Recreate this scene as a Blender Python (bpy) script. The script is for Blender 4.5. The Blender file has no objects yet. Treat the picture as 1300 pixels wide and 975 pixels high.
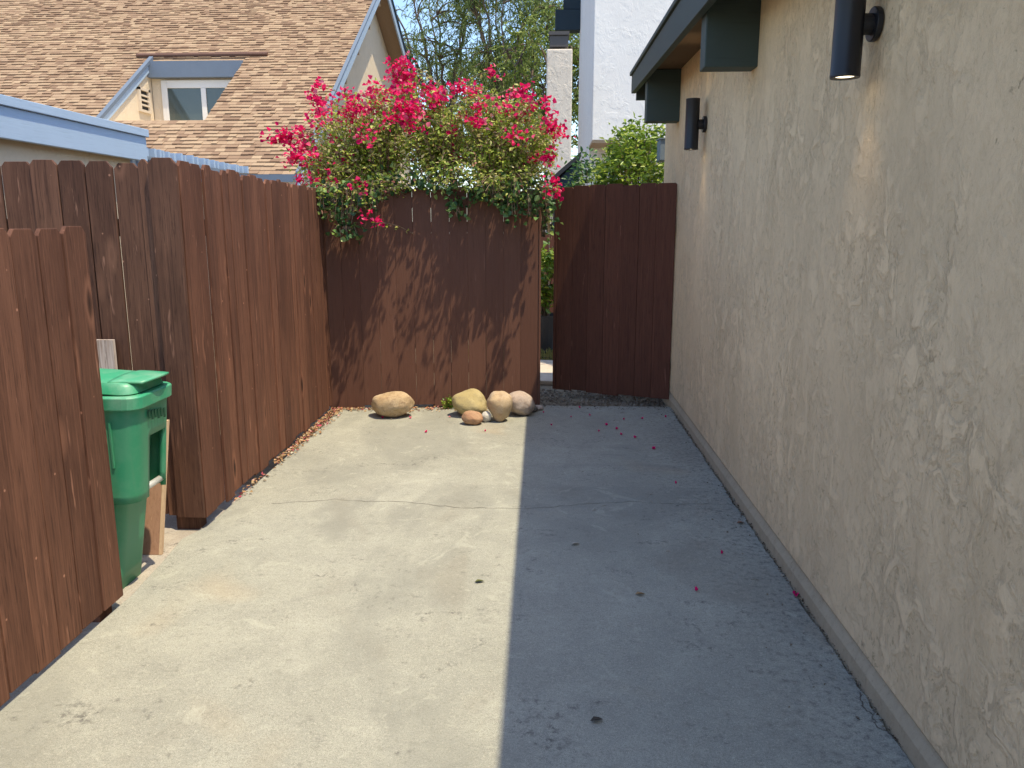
import bpy, math, random
import numpy as np
from mathutils import Vector, noise as mn
rnd = random.Random(7)
R = math.radians
S = bpy.context.scene
COL = S.collection
F = 1000.0; H = 1.55
TH = math.atan(200.5/F); PS = math.atan(45/F*math.cos(TH))

# ------------------------------------------------------------------ survey helpers (photo measurements -> points on known planes)
def ray(x, y):
    cx = (x-650)/F; cy = (487.5-y)/F
    f = (-math.sin(PS)*math.cos(TH), math.cos(PS)*math.cos(TH), -math.sin(TH))
    r = (math.cos(PS), math.sin(PS), 0)
    u = (-math.sin(PS)*math.sin(TH), math.cos(PS)*math.sin(TH), math.cos(TH))
    return Vector([f[i]+cx*r[i]+cy*u[i] for i in range(3)])
def onz(x, y, z=0.0):
    r = ray(x, y); t = (z-H)/r.z; return Vector((r.x*t, r.y*t, z))
def onx(x, y, X):
    r = ray(x, y); t = X/r.x; return Vector((X, r.y*t, H+r.z*t))
def ony(x, y, Y):
    r = ray(x, y); t = Y/r.y; return Vector((r.x*t, Y, H+r.z*t))

# ------------------------------------------------------------------ mesh + object helpers
BASE = {}
def base_of(o):
    return BASE.get(o.name, Vector((0, 0, 0)))
def put(me, name, mat, parent, origin=None, bevel=0, smooth=False):
    o = bpy.data.objects.new(name, me); COL.objects.link(o)
    if mat: me.materials.append(mat)
    if parent:
        o.parent = parent; off = base_of(parent)
        BASE[o.name] = off
        me.transform(__import__('mathutils').Matrix.Translation(-off))
    else:
        if origin is not None:
            me.transform(__import__('mathutils').Matrix.Translation(-Vector(origin)))
            o.location = origin; BASE[o.name] = Vector(origin)
    if smooth:
        me.polygons.foreach_set('use_smooth', [True]*len(me.polygons))
    if bevel:
        m = o.modifiers.new('bevel', 'BEVEL'); m.width = bevel; m.segments = 2; m.limit_method = 'ANGLE'; m.angle_limit = R(35)
    return o
class MB:
    def __init__(s): s.v = []; s.f = []
    def add(s, vs, fs):
        n = len(s.v); s.v += [tuple(v) for v in vs]; s.f += [tuple(i+n for i in f) for f in fs]; return s
    def box(s, a, b):
        x0, x1 = sorted((a[0], b[0])); y0, y1 = sorted((a[1], b[1])); z0, z1 = sorted((a[2], b[2]))
        return s.add([(x0,y0,z0),(x1,y0,z0),(x1,y1,z0),(x0,y1,z0),(x0,y0,z1),(x1,y0,z1),(x1,y1,z1),(x0,y1,z1)],
                     [(0,3,2,1),(4,5,6,7),(0,1,5,4),(1,2,6,5),(2,3,7,6),(3,0,4,7)])
    def prism(s, poly, d):          # poly: list of 3D points, extruded by vector d
        n = len(poly); d = Vector(d); vs = [Vector(p) for p in poly]
        nrm = Vector((0,0,0))
        for i in range(n): nrm += vs[i].cross(vs[(i+1)%n])
        if nrm.dot(d) > 0: vs.reverse()
        vs2 = [p+d for p in vs]
        return s.add(vs+vs2, [tuple(range(n)), tuple(range(2*n-1, n-1, -1))]+[(i, i+n, (i+1)%n+n, (i+1)%n) for i in range(n)])
    def tube(s, pts, rads, n=8, cap=True):
        pts = [Vector(p) for p in pts]
        if not isinstance(rads, (list, tuple)): rads = [rads]*len(pts)
        rings = []
        ref = None
        for i, p in enumerate(pts):
            t = (pts[min(i+1, len(pts)-1)]-pts[max(i-1, 0)])
            if t.length < 1e-9: t = Vector((0,0,1))
            t.normalize()
            if ref is None: ref = Vector((1,0,0)) if abs(t.x) < .9 else Vector((0,1,0))
            a = (ref - t*ref.dot(t)); a.normalize(); ref = a; b = t.cross(a)
            rings.append([p+(a*math.cos(2*math.pi*k/n)+b*math.sin(2*math.pi*k/n))*rads[i] for k in range(n)])
        vs = [v for r in rings for v in r]; fs = []
        for i in range(len(rings)-1):
            for k in range(n): fs.append((i*n+k, i*n+(k+1)%n, (i+1)*n+(k+1)%n, (i+1)*n+k))
        if cap: fs.append(tuple(range(n-1, -1, -1))); fs.append(tuple((len(rings)-1)*n+k for k in range(n)))
        return s.add(vs, fs)
    def loft(s, rings, cap=True, skip=None):
        n = len(rings[0]); vs = [v for r in rings for v in r]; fs = []
        for i in range(len(rings)-1):
            for k in range(n):
                if skip and skip(i, k): continue
                fs.append((i*n+k, i*n+(k+1)%n, (i+1)*n+(k+1)%n, (i+1)*n+k))
        if cap: fs.append(tuple(range(n-1, -1, -1))); fs.append(tuple((len(rings)-1)*n+k for k in range(n)))
        return s.add(vs, fs)
    def build(s, name, mat, parent=None, origin=None, bevel=0, smooth=False):
        me = bpy.data.meshes.new(name); me.from_pydata(s.v, [], s.f); me.update()
        return put(me, name, mat, parent, origin, bevel, smooth)
def tag(o, label=None, cat=None, group=None, kind=None):
    if label: o['label'] = label
    if cat: o['category'] = cat
    if group: o['group'] = group
    if kind: o['kind'] = kind
    return o
def thing(name, loc, label, cat, group=None):
    o = bpy.data.objects.new(name, None); COL.objects.link(o); o.location = loc; o.empty_display_size = .1
    BASE[o.name] = Vector(loc)
    return tag(o, label, cat, group)
def leaves(name, P, D, N, L, W, mat, parent=None, origin=None, fold=.25):
    """many small folded leaves: P base points, D directions, N normals, L lengths, W widths (numpy)"""
    D = D/np.linalg.norm(D, axis=1)[:, None]
    Sd = np.cross(D, N); Sd /= (np.linalg.norm(Sd, axis=1)[:, None]+1e-9)
    Nn = np.cross(Sd, D)
    L = L[:, None]; W = W[:, None]
    n = len(P)
    V = np.empty((n, 6, 3))
    V[:, 0] = P
    V[:, 1] = P+D*L*.38+Sd*W*.5+Nn*W*fold
    V[:, 2] = P+D*L*.75+Sd*W*.34+Nn*(W*fold*.6-L*.05)
    V[:, 3] = P+D*L-Nn*L*.12
    V[:, 4] = P+D*L*.75-Sd*W*.34+Nn*(W*fold*.6-L*.05)
    V[:, 5] = P+D*L*.38-Sd*W*.5+Nn*W*fold
    me = bpy.data.meshes.new(name)
    me.vertices.add(n*6); me.vertices.foreach_set('co', V.reshape(-1))
    idx = np.array([0, 1, 2, 3, 0, 3, 4, 5]); allv = (np.arange(n)[:, None]*6+idx[None]).reshape(-1)
    me.loops.add(n*8); me.loops.foreach_set('vertex_index', allv.astype(np.int32))
    me.polygons.add(n*2); me.polygons.foreach_set('loop_start', (np.arange(n*2)*4).astype(np.int32))
    me.update(calc_edges=True); me.validate()
    return put(me, name, mat, parent, origin)
def leafcloud(name, pts, mat, parent, lmin, lmax, ratio=.5, droop=.3, seed=1, spread=0.0, up=.6):
    g = np.random.default_rng(seed); P = np.array([tuple(p) for p in pts]); n = len(P)
    if spread: P = P+g.normal(0, spread, (n, 3))
    D = g.normal(0, 1, (n, 3)); D[:, 2] = D[:, 2]*.6-droop
    N = g.normal(0, .6, (n, 3)); N[:, 2] += up
    L = g.uniform(lmin, lmax, n); return leaves(name, P, D, N, L, L*ratio, mat, parent)

# ------------------------------------------------------------------ materials
class NT:
    def __init__(s, name):
        s.m = bpy.data.materials.new(name); s.m.use_nodes = True; s.t = s.m.node_tree; s.t.nodes.clear()
        s.out = s.n('ShaderNodeOutputMaterial')
    def n(s, ty, **kw):
        o = s.t.nodes.new(ty)
        for k, v in kw.items():
            if k.startswith('i_'):
                o.inputs[k[2:].replace('_', ' ')].default_value = v
            else: setattr(o, k, v)
        return o
    def l(s, a, b): s.t.links.new(a, b); return s
    def coord(s, scale=(1,1,1), rand=0):
        c = s.n('ShaderNodeTexCoord'); src = c.outputs['Object']
        if rand:
            g = s.n('ShaderNodeNewGeometry'); m = s.n('ShaderNodeMath', operation='MULTIPLY'); m.inputs[1].default_value = rand
            s.l(g.outputs['Random Per Island'], m.inputs[0])
            a = s.n('ShaderNodeVectorMath', operation='ADD'); s.l(src, a.inputs[0]); s.l(m.outputs[0], a.inputs[1]); src = a.outputs[0]
        mp = s.n('ShaderNodeMapping'); mp.inputs['Scale'].default_value = scale; s.l(src, mp.inputs[0]); return mp.outputs[0]
    def noise(s, vec, scale, detail=4, rough=.55, dist=0):
        o = s.n('ShaderNodeTexNoise'); s.l(vec, o.inputs['Vector']); o.inputs['Scale'].default_value = scale
        o.inputs['Detail'].default_value = detail; o.inputs['Roughness'].default_value = rough; o.inputs['Distortion'].default_value = dist
        return o.outputs['Fac']
    def ramp(s, fac, stops, interp='LINEAR'):
        o = s.n('ShaderNodeValToRGB'); s.l(fac, o.inputs[0]); cr = o.color_ramp; cr.interpolation = interp
        while len(cr.elements) < len(stops): cr.elements.new(.5)
        for e, (p, c) in zip(cr.elements, stops):
            e.position = p; e.color = (c, c, c, 1) if not hasattr(c, '__len__') else (*c, 1)
        return o.outputs[0]
    def mix(s, fac, a, b, mode='MIX'):
        o = s.n('ShaderNodeMix', data_type='RGBA', blend_type=mode, clamp_factor=True)
        for sock, v in ((o.inputs[0], fac), (o.inputs[6], a), (o.inputs[7], b)):
            if isinstance(v, (int, float)): sock.default_value = v
            elif isinstance(v, tuple): sock.default_value = (*v, 1)
            else: s.l(v, sock)
        return o.outputs[2]
    def math(s, op, a, b=0.0):
        o = s.n('ShaderNodeMath', operation=op)
        for i, v in enumerate((a, b)):
            if isinstance(v, (int, float)): o.inputs[i].default_value = v
            else: s.l(v, o.inputs[i])
        return o.outputs[0]
    def island(s): return s.n('ShaderNodeNewGeometry').outputs['Random Per Island']
    def bump(s, h, strength=.3, dist=.01, prev=None):
        o = s.n('ShaderNodeBump'); o.inputs['Strength'].default_value = strength; o.inputs['Distance'].default_value = dist
        s.l(h, o.inputs['Height'])
        if prev: s.l(prev, o.inputs['Normal'])
        return o.outputs[0]
    def pbr(s, col, rough=.8, nrm=None, metal=0, spec=.5, emit=None, est=0):
        p = s.n('ShaderNodeBsdfPrincipled')
        for sock, v in ((p.inputs['Base Color'], col), (p.inputs['Roughness'], rough), (p.inputs['Metallic'], metal), (p.inputs['Specular IOR Level'], spec)):
            if isinstance(v, (int, float)): sock.default_value = v
            elif isinstance(v, tuple): sock.default_value = (*v, 1)
            else: s.l(v, sock)
        if nrm: s.l(nrm, p.inputs['Normal'])
        if emit: p.inputs['Emission Color'].default_value = (*emit, 1); p.inputs['Emission Strength'].default_value = est
        s.l(p.outputs[0], s.out.inputs[0]); return s.m

def wood(name, dark, mid, light, contrast=1.0, knot=True, rough=.82, axis='Z', nails=True):
    t = NT(name)
    sc = {'Z': (1,1,.06), 'X': (.06,1,1), 'Y': (1,.06,1)}[axis]
    v = t.coord(sc, rand=9.7)
    g1 = t.noise(v, 38, 5, .6, .6); g2 = t.noise(v, 150, 4, .6, .2)
    v2 = t.coord((1,1,.35) if axis == 'Z' else (.4,1,1), rand=5.1)
    blot = t.noise(v2, 5.5, 4, .6)
    isl = t.island()
    base = t.mix(isl, dark, light)
    base = t.mix(.12, base, mid)
    c = t.mix(t.ramp(g1, [(.38, 0), (.66, .75*contrast)]), base, dark)
    c = t.mix(t.ramp(blot, [(.46, 0), (.70, .38*contrast)]), c, light)
    g3 = t.noise(t.coord(tuple(q if q == 1 else .02 for q in sc), rand=4.1), 95, 3, .6)
    c = t.mix(t.ramp(g3, [(.32, .5*contrast), (.42, 0)]), c, tuple(x*.5 for x in dark))
    c = t.mix(t.ramp(g3, [(.58, 0), (.68, .4*contrast)]), c, tuple(x*1.25 for x in light))
    c = t.mix(t.ramp(g2, [(.32, .6*contrast), (.44, 0)]), c, tuple(x*.45 for x in dark))
    c = t.mix(t.ramp(g2, [(.66, 0), (.75, .35*contrast)]), c, tuple(min(1, x*1.7) for x in light))
    h = t.math('ADD', t.math('MULTIPLY', g1, .7), t.math('MULTIPLY', g2, .5))
    if knot:
        kv = t.coord((1,1,.32) if axis == 'Z' else (.3,1,1), rand=3.3)
        vo = t.n('ShaderNodeTexVoronoi'); t.l(kv, vo.inputs['Vector']); vo.inputs['Scale'].default_value = 5.5
        k = t.ramp(vo.outputs['Distance'], [(.04, 1), (.12, .0)])
        ring = t.ramp(vo.outputs['Distance'], [(.09, 0), (.14, .6), (.22, 0)])
        c = t.mix(k, c, tuple(x*.35 for x in dark)); c = t.mix(ring, c, tuple(min(1, x*1.25) for x in light))
    sc_ = t.noise(t.coord((1,1,.12) if axis == 'Z' else (.12,1,1), rand=2.0), 24, 3, .7, .3)
    c = t.mix(t.ramp(sc_, [(.66, 0), (.72, .5*contrast)]), c, tuple(min(1, x*2.0+.03) for x in light))
    if nails:
        nv = t.coord((1,1,1), rand=21.0)
        vn = t.n('ShaderNodeTexVoronoi'); t.l(nv, vn.inputs['Vector']); vn.inputs['Scale'].default_value = 9
        nk = t.ramp(vn.outputs['Distance'], [(.035, .75), (.06, 0)])
        c = t.mix(nk, c, tuple(min(1, x*2.2+.03) for x in light))
    return t.pbr(c, rough, t.bump(h, .55, .004), spec=.35)

M = {}
M['fence'] = wood('fence_stain', (.085,.034,.021), (.150,.060,.036), (.225,.098,.058), 1.0)
M['fence_dark'] = wood('weathered_fence', (.066,.029,.019), (.115,.050,.031), (.18,.088,.056), 1.1)
M['fence_front'] = wood('front_fence_stain', (.088,.036,.022), (.148,.063,.038), (.215,.098,.060), 1.0)
M['fence_back'] = wood('painted_fence', (.115,.050,.032), (.142,.062,.040), (.165,.076,.049), .4, knot=False, nails=False)
M['gate'] = wood('gate_stain', (.085,.030,.018), (.118,.042,.024), (.148,.056,.034), .8, knot=False, nails=False)
M['raw_wood'] = wood('raw_wood', (.45,.30,.18), (.60,.42,.27), (.70,.52,.36), .5, knot=False, nails=False)
M['ply'] = wood('stained_plywood', (.30,.16,.10), (.36,.20,.13), (.42,.25,.17), .5, knot=False, nails=False)
M['pale_board'] = wood('peeling_board', (.28,.18,.13), (.50,.42,.37), (.68,.62,.58), 1.1, nails=False)

def concrete(name, tint=(.360,.362,.308)):
    t = NT(name); v = t.coord()
    big = t.noise(v, .9, 5, .6, .4); med = t.noise(v, 5, 6, .65, .5); fine = t.noise(v, 110, 3, .7); agg = t.noise(v, 320, 2, .6)
    c = t.mix(t.ramp(big, [(.35, 0), (.68, 1)]), tuple(x*.86 for x in tint), tuple(x*1.10 for x in tint))
    c = t.mix(t.ramp(med, [(.42, .0), (.72, .45)]), c, (tint[0]*.66, tint[1]*.67, tint[2]*.70))
    c = t.mix(t.ramp(med, [(.25, .5), (.42, 0)]), c, tuple(min(1, x*1.25) for x in tint))
    c = t.mix(t.ramp(fine, [(.30, .6), (.46, 0)]), c, (tint[0]*.5, tint[1]*.48, tint[2]*.45))
    c = t.mix(t.ramp(fine, [(.56, 0), (.72, .55)]), c, (.62,.58,.48))
    c = t.mix(t.ramp(agg, [(.32, .8), (.45, 0)]), c, (.16,.14,.11))
    c = t.mix(t.ramp(agg, [(.57, 0), (.68, .6)]), c, (.60,.57,.48))
    st = t.noise(t.coord((1,.55,1)), 1.7, 3, .5, 1.2)
    c = t.mix(t.ramp(st, [(.57, 0), (.72, .38)]), c, (.23,.21,.17))
    rust = t.noise(t.coord((1,1,1), 0), 1.15, 2, .5, .3)
    c = t.mix(t.ramp(rust, [(.62, 0), (.74, .35)]), c, (.42,.30,.17))
    sp = t.noise(v, 34, 6, .78); sp2 = t.noise(v, 13, 5, .7, 1.0)
    c = t.mix(t.ramp(sp, [(.33, .50), (.45, 0)]), c, (tint[0]*.58, tint[1]*.57, tint[2]*.54))
    c = t.mix(t.ramp(sp, [(.55, 0), (.68, .40)]), c, (.52,.50,.42))
    c = t.mix(t.ramp(sp2, [(.58, 0), (.72, .5)]), c, (tint[0]*.6, tint[1]*.6, tint[2]*.6))
    b2 = t.noise(t.coord((1,.7,1)), .75, 4, .6, 1.5); b3 = t.noise(t.coord((1,1,1)), 2.6, 5, .7, 2.2)
    c = t.mix(t.ramp(b2, [(.50, 0), (.60, .42), (.75, .5)]), c, (tint[0]*.60, tint[1]*.60, tint[2]*.62))
    c = t.mix(t.ramp(b3, [(.60, 0), (.66, .40), (.70, .1)]), c, (tint[0]*1.35, tint[1]*1.33, tint[2]*1.3))
    c = t.mix(t.math('MULTIPLY', t.ramp(sp, [(.42, 1), (.50, 0)]), t.ramp(b3, [(.30, .8), (.44, 0)])), c, (.10,.095,.09))
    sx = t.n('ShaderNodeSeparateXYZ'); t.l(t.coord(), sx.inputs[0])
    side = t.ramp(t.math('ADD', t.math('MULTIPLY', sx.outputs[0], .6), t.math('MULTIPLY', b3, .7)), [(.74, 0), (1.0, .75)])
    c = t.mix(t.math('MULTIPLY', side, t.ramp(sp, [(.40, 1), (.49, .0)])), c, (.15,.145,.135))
    h = t.math('ADD', t.math('MULTIPLY', fine, .6), t.math('ADD', t.math('MULTIPLY', agg, .35), t.math('ADD', med, t.math('MULTIPLY', sp, .6))))
    return t.pbr(c, .93, t.bump(h, .8, .005), spec=.25)
M['slab'] = concrete('driveway_concrete')
M['pad'] = concrete('old_concrete_pad', (.42,.375,.32))

def stucco(name, col, rough_scale=1.0, relief=.8, vary=.25):
    t = NT(name); k = rough_scale
    a = t.noise(t.coord((1, 1, .8)), 8*k, 7, .68, .7)
    b = t.noise(t.coord((1, 1, .7)), 30*k, 6, .75, .9); c2 = t.noise(t.coord((1, 1, .6)), 22*k, 7, .75, .9)
    f = t.noise(t.coord(), 230, 3, .6); big = t.noise(t.coord((1,1,.6)), 1.3, 5, .65)
    plate = t.ramp(a, [(.46, 0), (.56, 1)])
    low = t.ramp(a, [(.40, 1), (.60, .12)])
    pits = t.math('MULTIPLY', t.ramp(b, [(.36, 1), (.46, 0)]), low)
    nick = t.math('MULTIPLY', t.math('MULTIPLY', t.ramp(c2, [(.33, .7), (.40, 0)]), t.ramp(b, [(.40, 1), (.55, 0)])), t.ramp(big, [(.42, .1), (.60, 1)]))
    c = t.mix(t.ramp(big, [(.3, 0), (.7, 1)]), tuple(x*(1-vary*.40) for x in col), tuple(min(1, x*(1+vary*.25)) for x in col))
    zone = t.ramp(t.noise(t.coord((1,1,.8)), 1.9, 4, .6, .8), [(.36, .15), (.58, 1)])
    pits = t.math('MULTIPLY', pits, zone); plate2 = t.math('MULTIPLY', plate, zone)
    dirt = t.noise(t.coord((1,1,.3)), 3.2, 5, .65, .4)
    c = t.mix(t.math('MULTIPLY', t.ramp(dirt, [(.52, 0), (.70, 1)]), vary*.8), c, (col[0]*.72, col[1]*.70, col[2]*.66))
    c = t.mix(t.math('MULTIPLY', plate2, vary*1.2), c, tuple(min(1, x*1.20) for x in col))
    c = t.mix(t.math('MULTIPLY', t.ramp(c2, [(.50, 0), (.68, 1)]), vary), c, (col[0]*.74, col[1]*.71, col[2]*.66))
    c = t.mix(t.math('MULTIPLY', pits, vary*2.0), c, (col[0]*.45, col[1]*.41, col[2]*.36))
    c = t.mix(t.math('MULTIPLY', nick, min(1, vary*2.4)), c, (col[0]*.33, col[1]*.30, col[2]*.26))
    h = t.math('ADD', t.math('MULTIPLY', plate2, .9), t.math('ADD', t.math('MULTIPLY', b, .9), t.math('MULTIPLY', f, .15)))
    h = t.math('SUBTRACT', h, t.math('MULTIPLY', nick, .6))
    return t.pbr(c, .92, t.bump(h, relief, .006), spec=.2)
M['stucco'] = stucco('tan_trowelled_stucco', (.82,.625,.39), 1.3, .85, .42)
M['stucco_base'] = stucco('shaded_stucco_base', (.47,.38,.26), 1.5, .4, .3)  # darker than the wall: shade under the wall's lip put into the colour
M['stucco_cream'] = stucco('cream_stucco', (.70,.59,.44), 1.0, .6, .12)
M['stucco_white'] = stucco('white_stucco', (.78,.77,.75), .5, .6, .07)
M['stucco_chimney'] = stucco('pale_chimney_stucco', (.66,.59,.50), .8, .9, .14)

def paint(name, col, rough=.6, bump=.15, var=.2, axis=(1,.06,1)):
    t = NT(name); v = t.coord(axis)
    g = t.noise(v, 60, 4, .6); b = t.noise(t.coord(), 3, 4, .6)
    c = t.mix(t.ramp(b, [(.35, 0), (.7, var)]), col, tuple(x*.6 for x in col))
    c = t.mix(t.ramp(g, [(.30, var*1.5), (.42, 0)]), c, tuple(x*.5 for x in col))
    return t.pbr(c, rough, t.bump(g, bump, .003), spec=.35)
M['green_trim'] = paint('dark_green_trim_paint', (.045,.062,.056), .6)
M['green_beam'] = paint('beam_paint', (.050,.072,.066), .6, axis=(.06,1,1))
M['blue_trim'] = paint('blue_trim_paint', (.37,.48,.62), .65, .4, .12)
M['blue_dark'] = paint('slate_blue_paint', (.15,.19,.25), .6)
M['navy'] = paint('navy_paint', (.012,.028,.042), .6)
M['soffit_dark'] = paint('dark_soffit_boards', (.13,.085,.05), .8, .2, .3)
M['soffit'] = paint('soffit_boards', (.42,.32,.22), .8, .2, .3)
M['white_trim'] = paint('white_vinyl', (.74,.72,.68), .5, .05, .08)
M['vent_paint'] = paint('cream_vent_paint', (.66,.56,.44), .7)
M['brown_metal'] = paint('brown_flashing', (.16,.085,.06), .6)
M['grey_box'] = paint('grey_box_paint', (.20,.25,.29), .6)
def plain(name, col, rough=.5, metal=0, spec=.5, nb=0, emit=None, est=0):
    t = NT(name)
    v = t.noise(t.coord(), 40, 3)
    c = t.mix(t.ramp(v, [(.3, 0), (.7, .25)]), col, tuple(x*.75 for x in col))
    return t.pbr(c, rough, t.bump(v, nb, .002) if nb else None, metal, spec, emit, est)
M['black_metal'] = plain('black_powder_coat', (.014,.014,.018), .42, 0, .45, .05)
M['lens'] = plain('lamp_lens', (.8,.7,.5), .4, emit=(1,.83,.55), est=2.0)
M['lens_ring'] = plain('lamp_ring', (.10,.10,.11), .35, .6)
M['cart_mark'] = plain('dark_stamp', (.01,.07,.035), .6)
M['bar'] = plain('galvanised_bar', (.62,.62,.60), .4, .3)
M['glass'] = plain('dark_window_glass', (.065,.085,.08), .08, 0, .8)
M['curtain'] = plain('window_blind', (.20,.23,.22), .8)
M['hose'] = plain('black_hose', (.012,.012,.012), .5)
M['dark_roof'] = plain('dark_felt_roof', (.02,.022,.026), .8, nb=.3)
M['rubber'] = plain('black_rubber', (.02,.02,.02), .7)
M['terracotta'] = plain('dark_pot', (.05,.05,.055), .6)
M['crack'] = plain('crack_shadow_gap', (.12,.105,.085), .95)
M['steel_cap'] = plain('chimney_cap_metal', (.09,.08,.075), .5, .5)

def plastic():
    t = NT('green_cart_plastic'); v = t.coord((1,1,.15))
    a = t.noise(v, 14, 4, .6); d = t.noise(t.coord(), 5, 5, .65); s_ = t.noise(t.coord(), 120, 2)
    c = t.mix(t.ramp(d, [(.40, 0), (.72, .38)]), (.035,.25,.13), (.18,.35,.25))
    c = t.mix(t.ramp(a, [(.55, 0), (.75, .35)]), c, (.10,.24,.15))
    return t.pbr(c, t.ramp(d, [(.3, .34), (.7, .6)]), t.bump(s_, .15, .002), spec=.5)
M['cart'] = plastic()
def lidmat():
    t = NT('green_lid_plastic'); d = t.noise(t.coord(), 7, 5, .65)
    c = t.mix(t.ramp(d, [(.45, 0), (.68, .55)]), (.045,.34,.18), (.26,.45,.32))
    return t.pbr(c, .42, t.bump(t.noise(t.coord(), 150, 2), .1, .002))
M['lid'] = lidmat()

def foliage(name, stops, rough=.5, trans=.35, spec=.35):
    t = NT(name); c = t.ramp(t.island(), stops)
    p = t.n('ShaderNodeBsdfPrincipled'); t.l(c, p.inputs['Base Color']); p.inputs['Roughness'].default_value = rough; p.inputs['Specular IOR Level'].default_value = spec
    tr = t.n('ShaderNodeBsdfTranslucent'); t.l(c, tr.inputs[0])
    m = t.n('ShaderNodeMixShader'); m.inputs[0].default_value = trans; t.l(p.outputs[0], m.inputs[1]); t.l(tr.outputs[0], m.inputs[2]); t.l(m.outputs[0], t.out.inputs[0])
    return t.m
M['boug_leaf'] = foliage('bougainvillea_leaves', [(0, (.14,.23,.03)), (.28, (.29,.40,.05)), (.58, (.46,.53,.10)), (.82, (.58,.56,.20)), (.94, (.62,.50,.30)), (.97, (.50,.18,.18)), (1, (.42,.24,.14))])
M['boug_flower'] = foliage('bougainvillea_bracts', [(0, (.48,.006,.10)), (.5, (.84,.010,.125)), (.85, (.88,.04,.20)), (1, (.82,.28,.34))], .6, .4, .15)
M['ivy'] = foliage('ivy_leaves', [(0, (.03,.08,.03)), (.45, (.07,.16,.05)), (.8, (.16,.28,.08)), (1, (.34,.44,.12))], .4, .25)
M['shrub_leaf'] = foliage('glossy_shrub_leaves', [(0, (.08,.15,.02)), (.45, (.19,.30,.03)), (.8, (.36,.45,.06)), (1, (.48,.54,.10))], .35, .35, .5)
M['tree_leaf'] = foliage('pepper_tree_leaves', [(0, (.10,.15,.04)), (.5, (.20,.27,.07)), (1, (.34,.40,.13))], .6, .35)
M['tree_leaf_b'] = foliage('bright_tree_leaves', [(0, (.09,.14,.03)), (.5, (.19,.26,.05)), (1, (.33,.39,.10))], .6, .35)
M['litter'] = foliage('leaf_litter_mix', [(0, (.22,.14,.08)), (.3, (.38,.26,.14)), (.48, (.46,.20,.10)), (.6, (.52,.40,.25)), (.78, (.16,.09,.05)), (.9, (.45,.06,.12)), (1, (.58,.52,.40))], .9, .05, .1)
M['debris'] = foliage('dark_debris_mix', [(0, (.07,.055,.04)), (.5, (.16,.13,.09)), (.85, (.28,.23,.17)), (1, (.40,.34,.26))], .95, .02, .1)
M['petal'] = foliage('fallen_petal', [(0, (.50,.008,.10)), (.6, (.75,.015,.17)), (1, (.6,.06,.16))], .7, .2, .1)
M['dry_grass'] = foliage('dry_grass', [(0, (.30,.25,.08)), (.5, (.45,.38,.15)), (1, (.25,.30,.06))], .8, .3, .1)
def bark(name, c0, c1):
    t = NT(name); a = t.noise(t.coord((1,1,.25)), 14, 5, .7)
    return t.pbr(t.mix(t.ramp(a, [(.35, 0), (.65, 1)]), c0, c1), .9, t.bump(a, .6, .01), spec=.2)
M['bark'] = bark('tree_bark', (.09,.065,.05), (.22,.17,.13))
M['twig'] = bark('twig_bark', (.14,.09,.06), (.34,.25,.17))
def rockmat(name, c0, c1, c2):
    t = NT(name); v = t.coord(rand=0)
    a = t.noise(v, 7, 5, .6, .5); b = t.noise(v, 22, 5, .7); f = t.noise(v, 140, 3, .6)
    c = t.mix(t.ramp(a, [(.38, 0), (.62, 1)]), c0, c1)
    c = t.mix(t.ramp(b, [(.50, 0), (.66, .85)]), c, c2)
    c = t.mix(t.ramp(f, [(.32, .4), (.45, 0)]), c, tuple(x*.5 for x in c2))
    return t.pbr(c, .85, t.bump(t.math('ADD', b, t.math('MULTIPLY', f, .5)), .7, .010), spec=.25)
def soil(name, c0, c1, c2):
    t = NT(name); a = t.noise(t.coord(), 2.5, 6, .65); b = t.noise(t.coord(), 60, 4, .7)
    c = t.mix(t.ramp(a, [(.35, 0), (.65, 1)]), c0, c1); c = t.mix(t.ramp(b, [(.55, 0), (.68, .7)]), c, c2)
    return t.pbr(c, .95, t.bump(b, .8, .01), spec=.15)
M['soil'] = soil('dry_soil', (.16,.125,.085), (.27,.22,.15), (.36,.31,.24))
M['stone'] = soil('pale_paving', (.50,.42,.33), (.60,.52,.43), (.42,.35,.28))
def shingles():
    t = NT('asphalt_shingles'); isl = t.island()
    c = t.ramp(isl, [(0, (.235,.155,.105)), (.18, (.29,.195,.13)), (.4, (.36,.25,.165)), (.65, (.41,.295,.195)), (.85, (.455,.335,.22)), (1, (.37,.26,.175))])
    n = t.noise(t.coord(), 90, 3, .7); b = t.noise(t.coord(), .5, 3)
    c = t.mix(t.ramp(n, [(.35, .45), (.6, 0)]), c, (.15,.09,.06)); c = t.mix(t.ramp(b, [(.4, 0), (.7, .18)]), c, (.22,.15,.10))
    return t.pbr(c, .95, t.bump(n, .4, .006), spec=.1)
M['shingle'] = shingles()

# ------------------------------------------------------------------ ground, slab
def sheet(name, x0, x1, y0, y1, z, mat, depth=.1):
    return tag(MB().box((x0,y0,z-depth), (x1,y1,z)).build(name, mat), kind='structure')
g = MB().add([(-600,-600,-.06),(600,-600,-.06),(600,900,-.06),(-600,900,-.06)], [(0,1,2,3)]).build('ground', M['soil']); tag(g, kind='structure')
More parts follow.
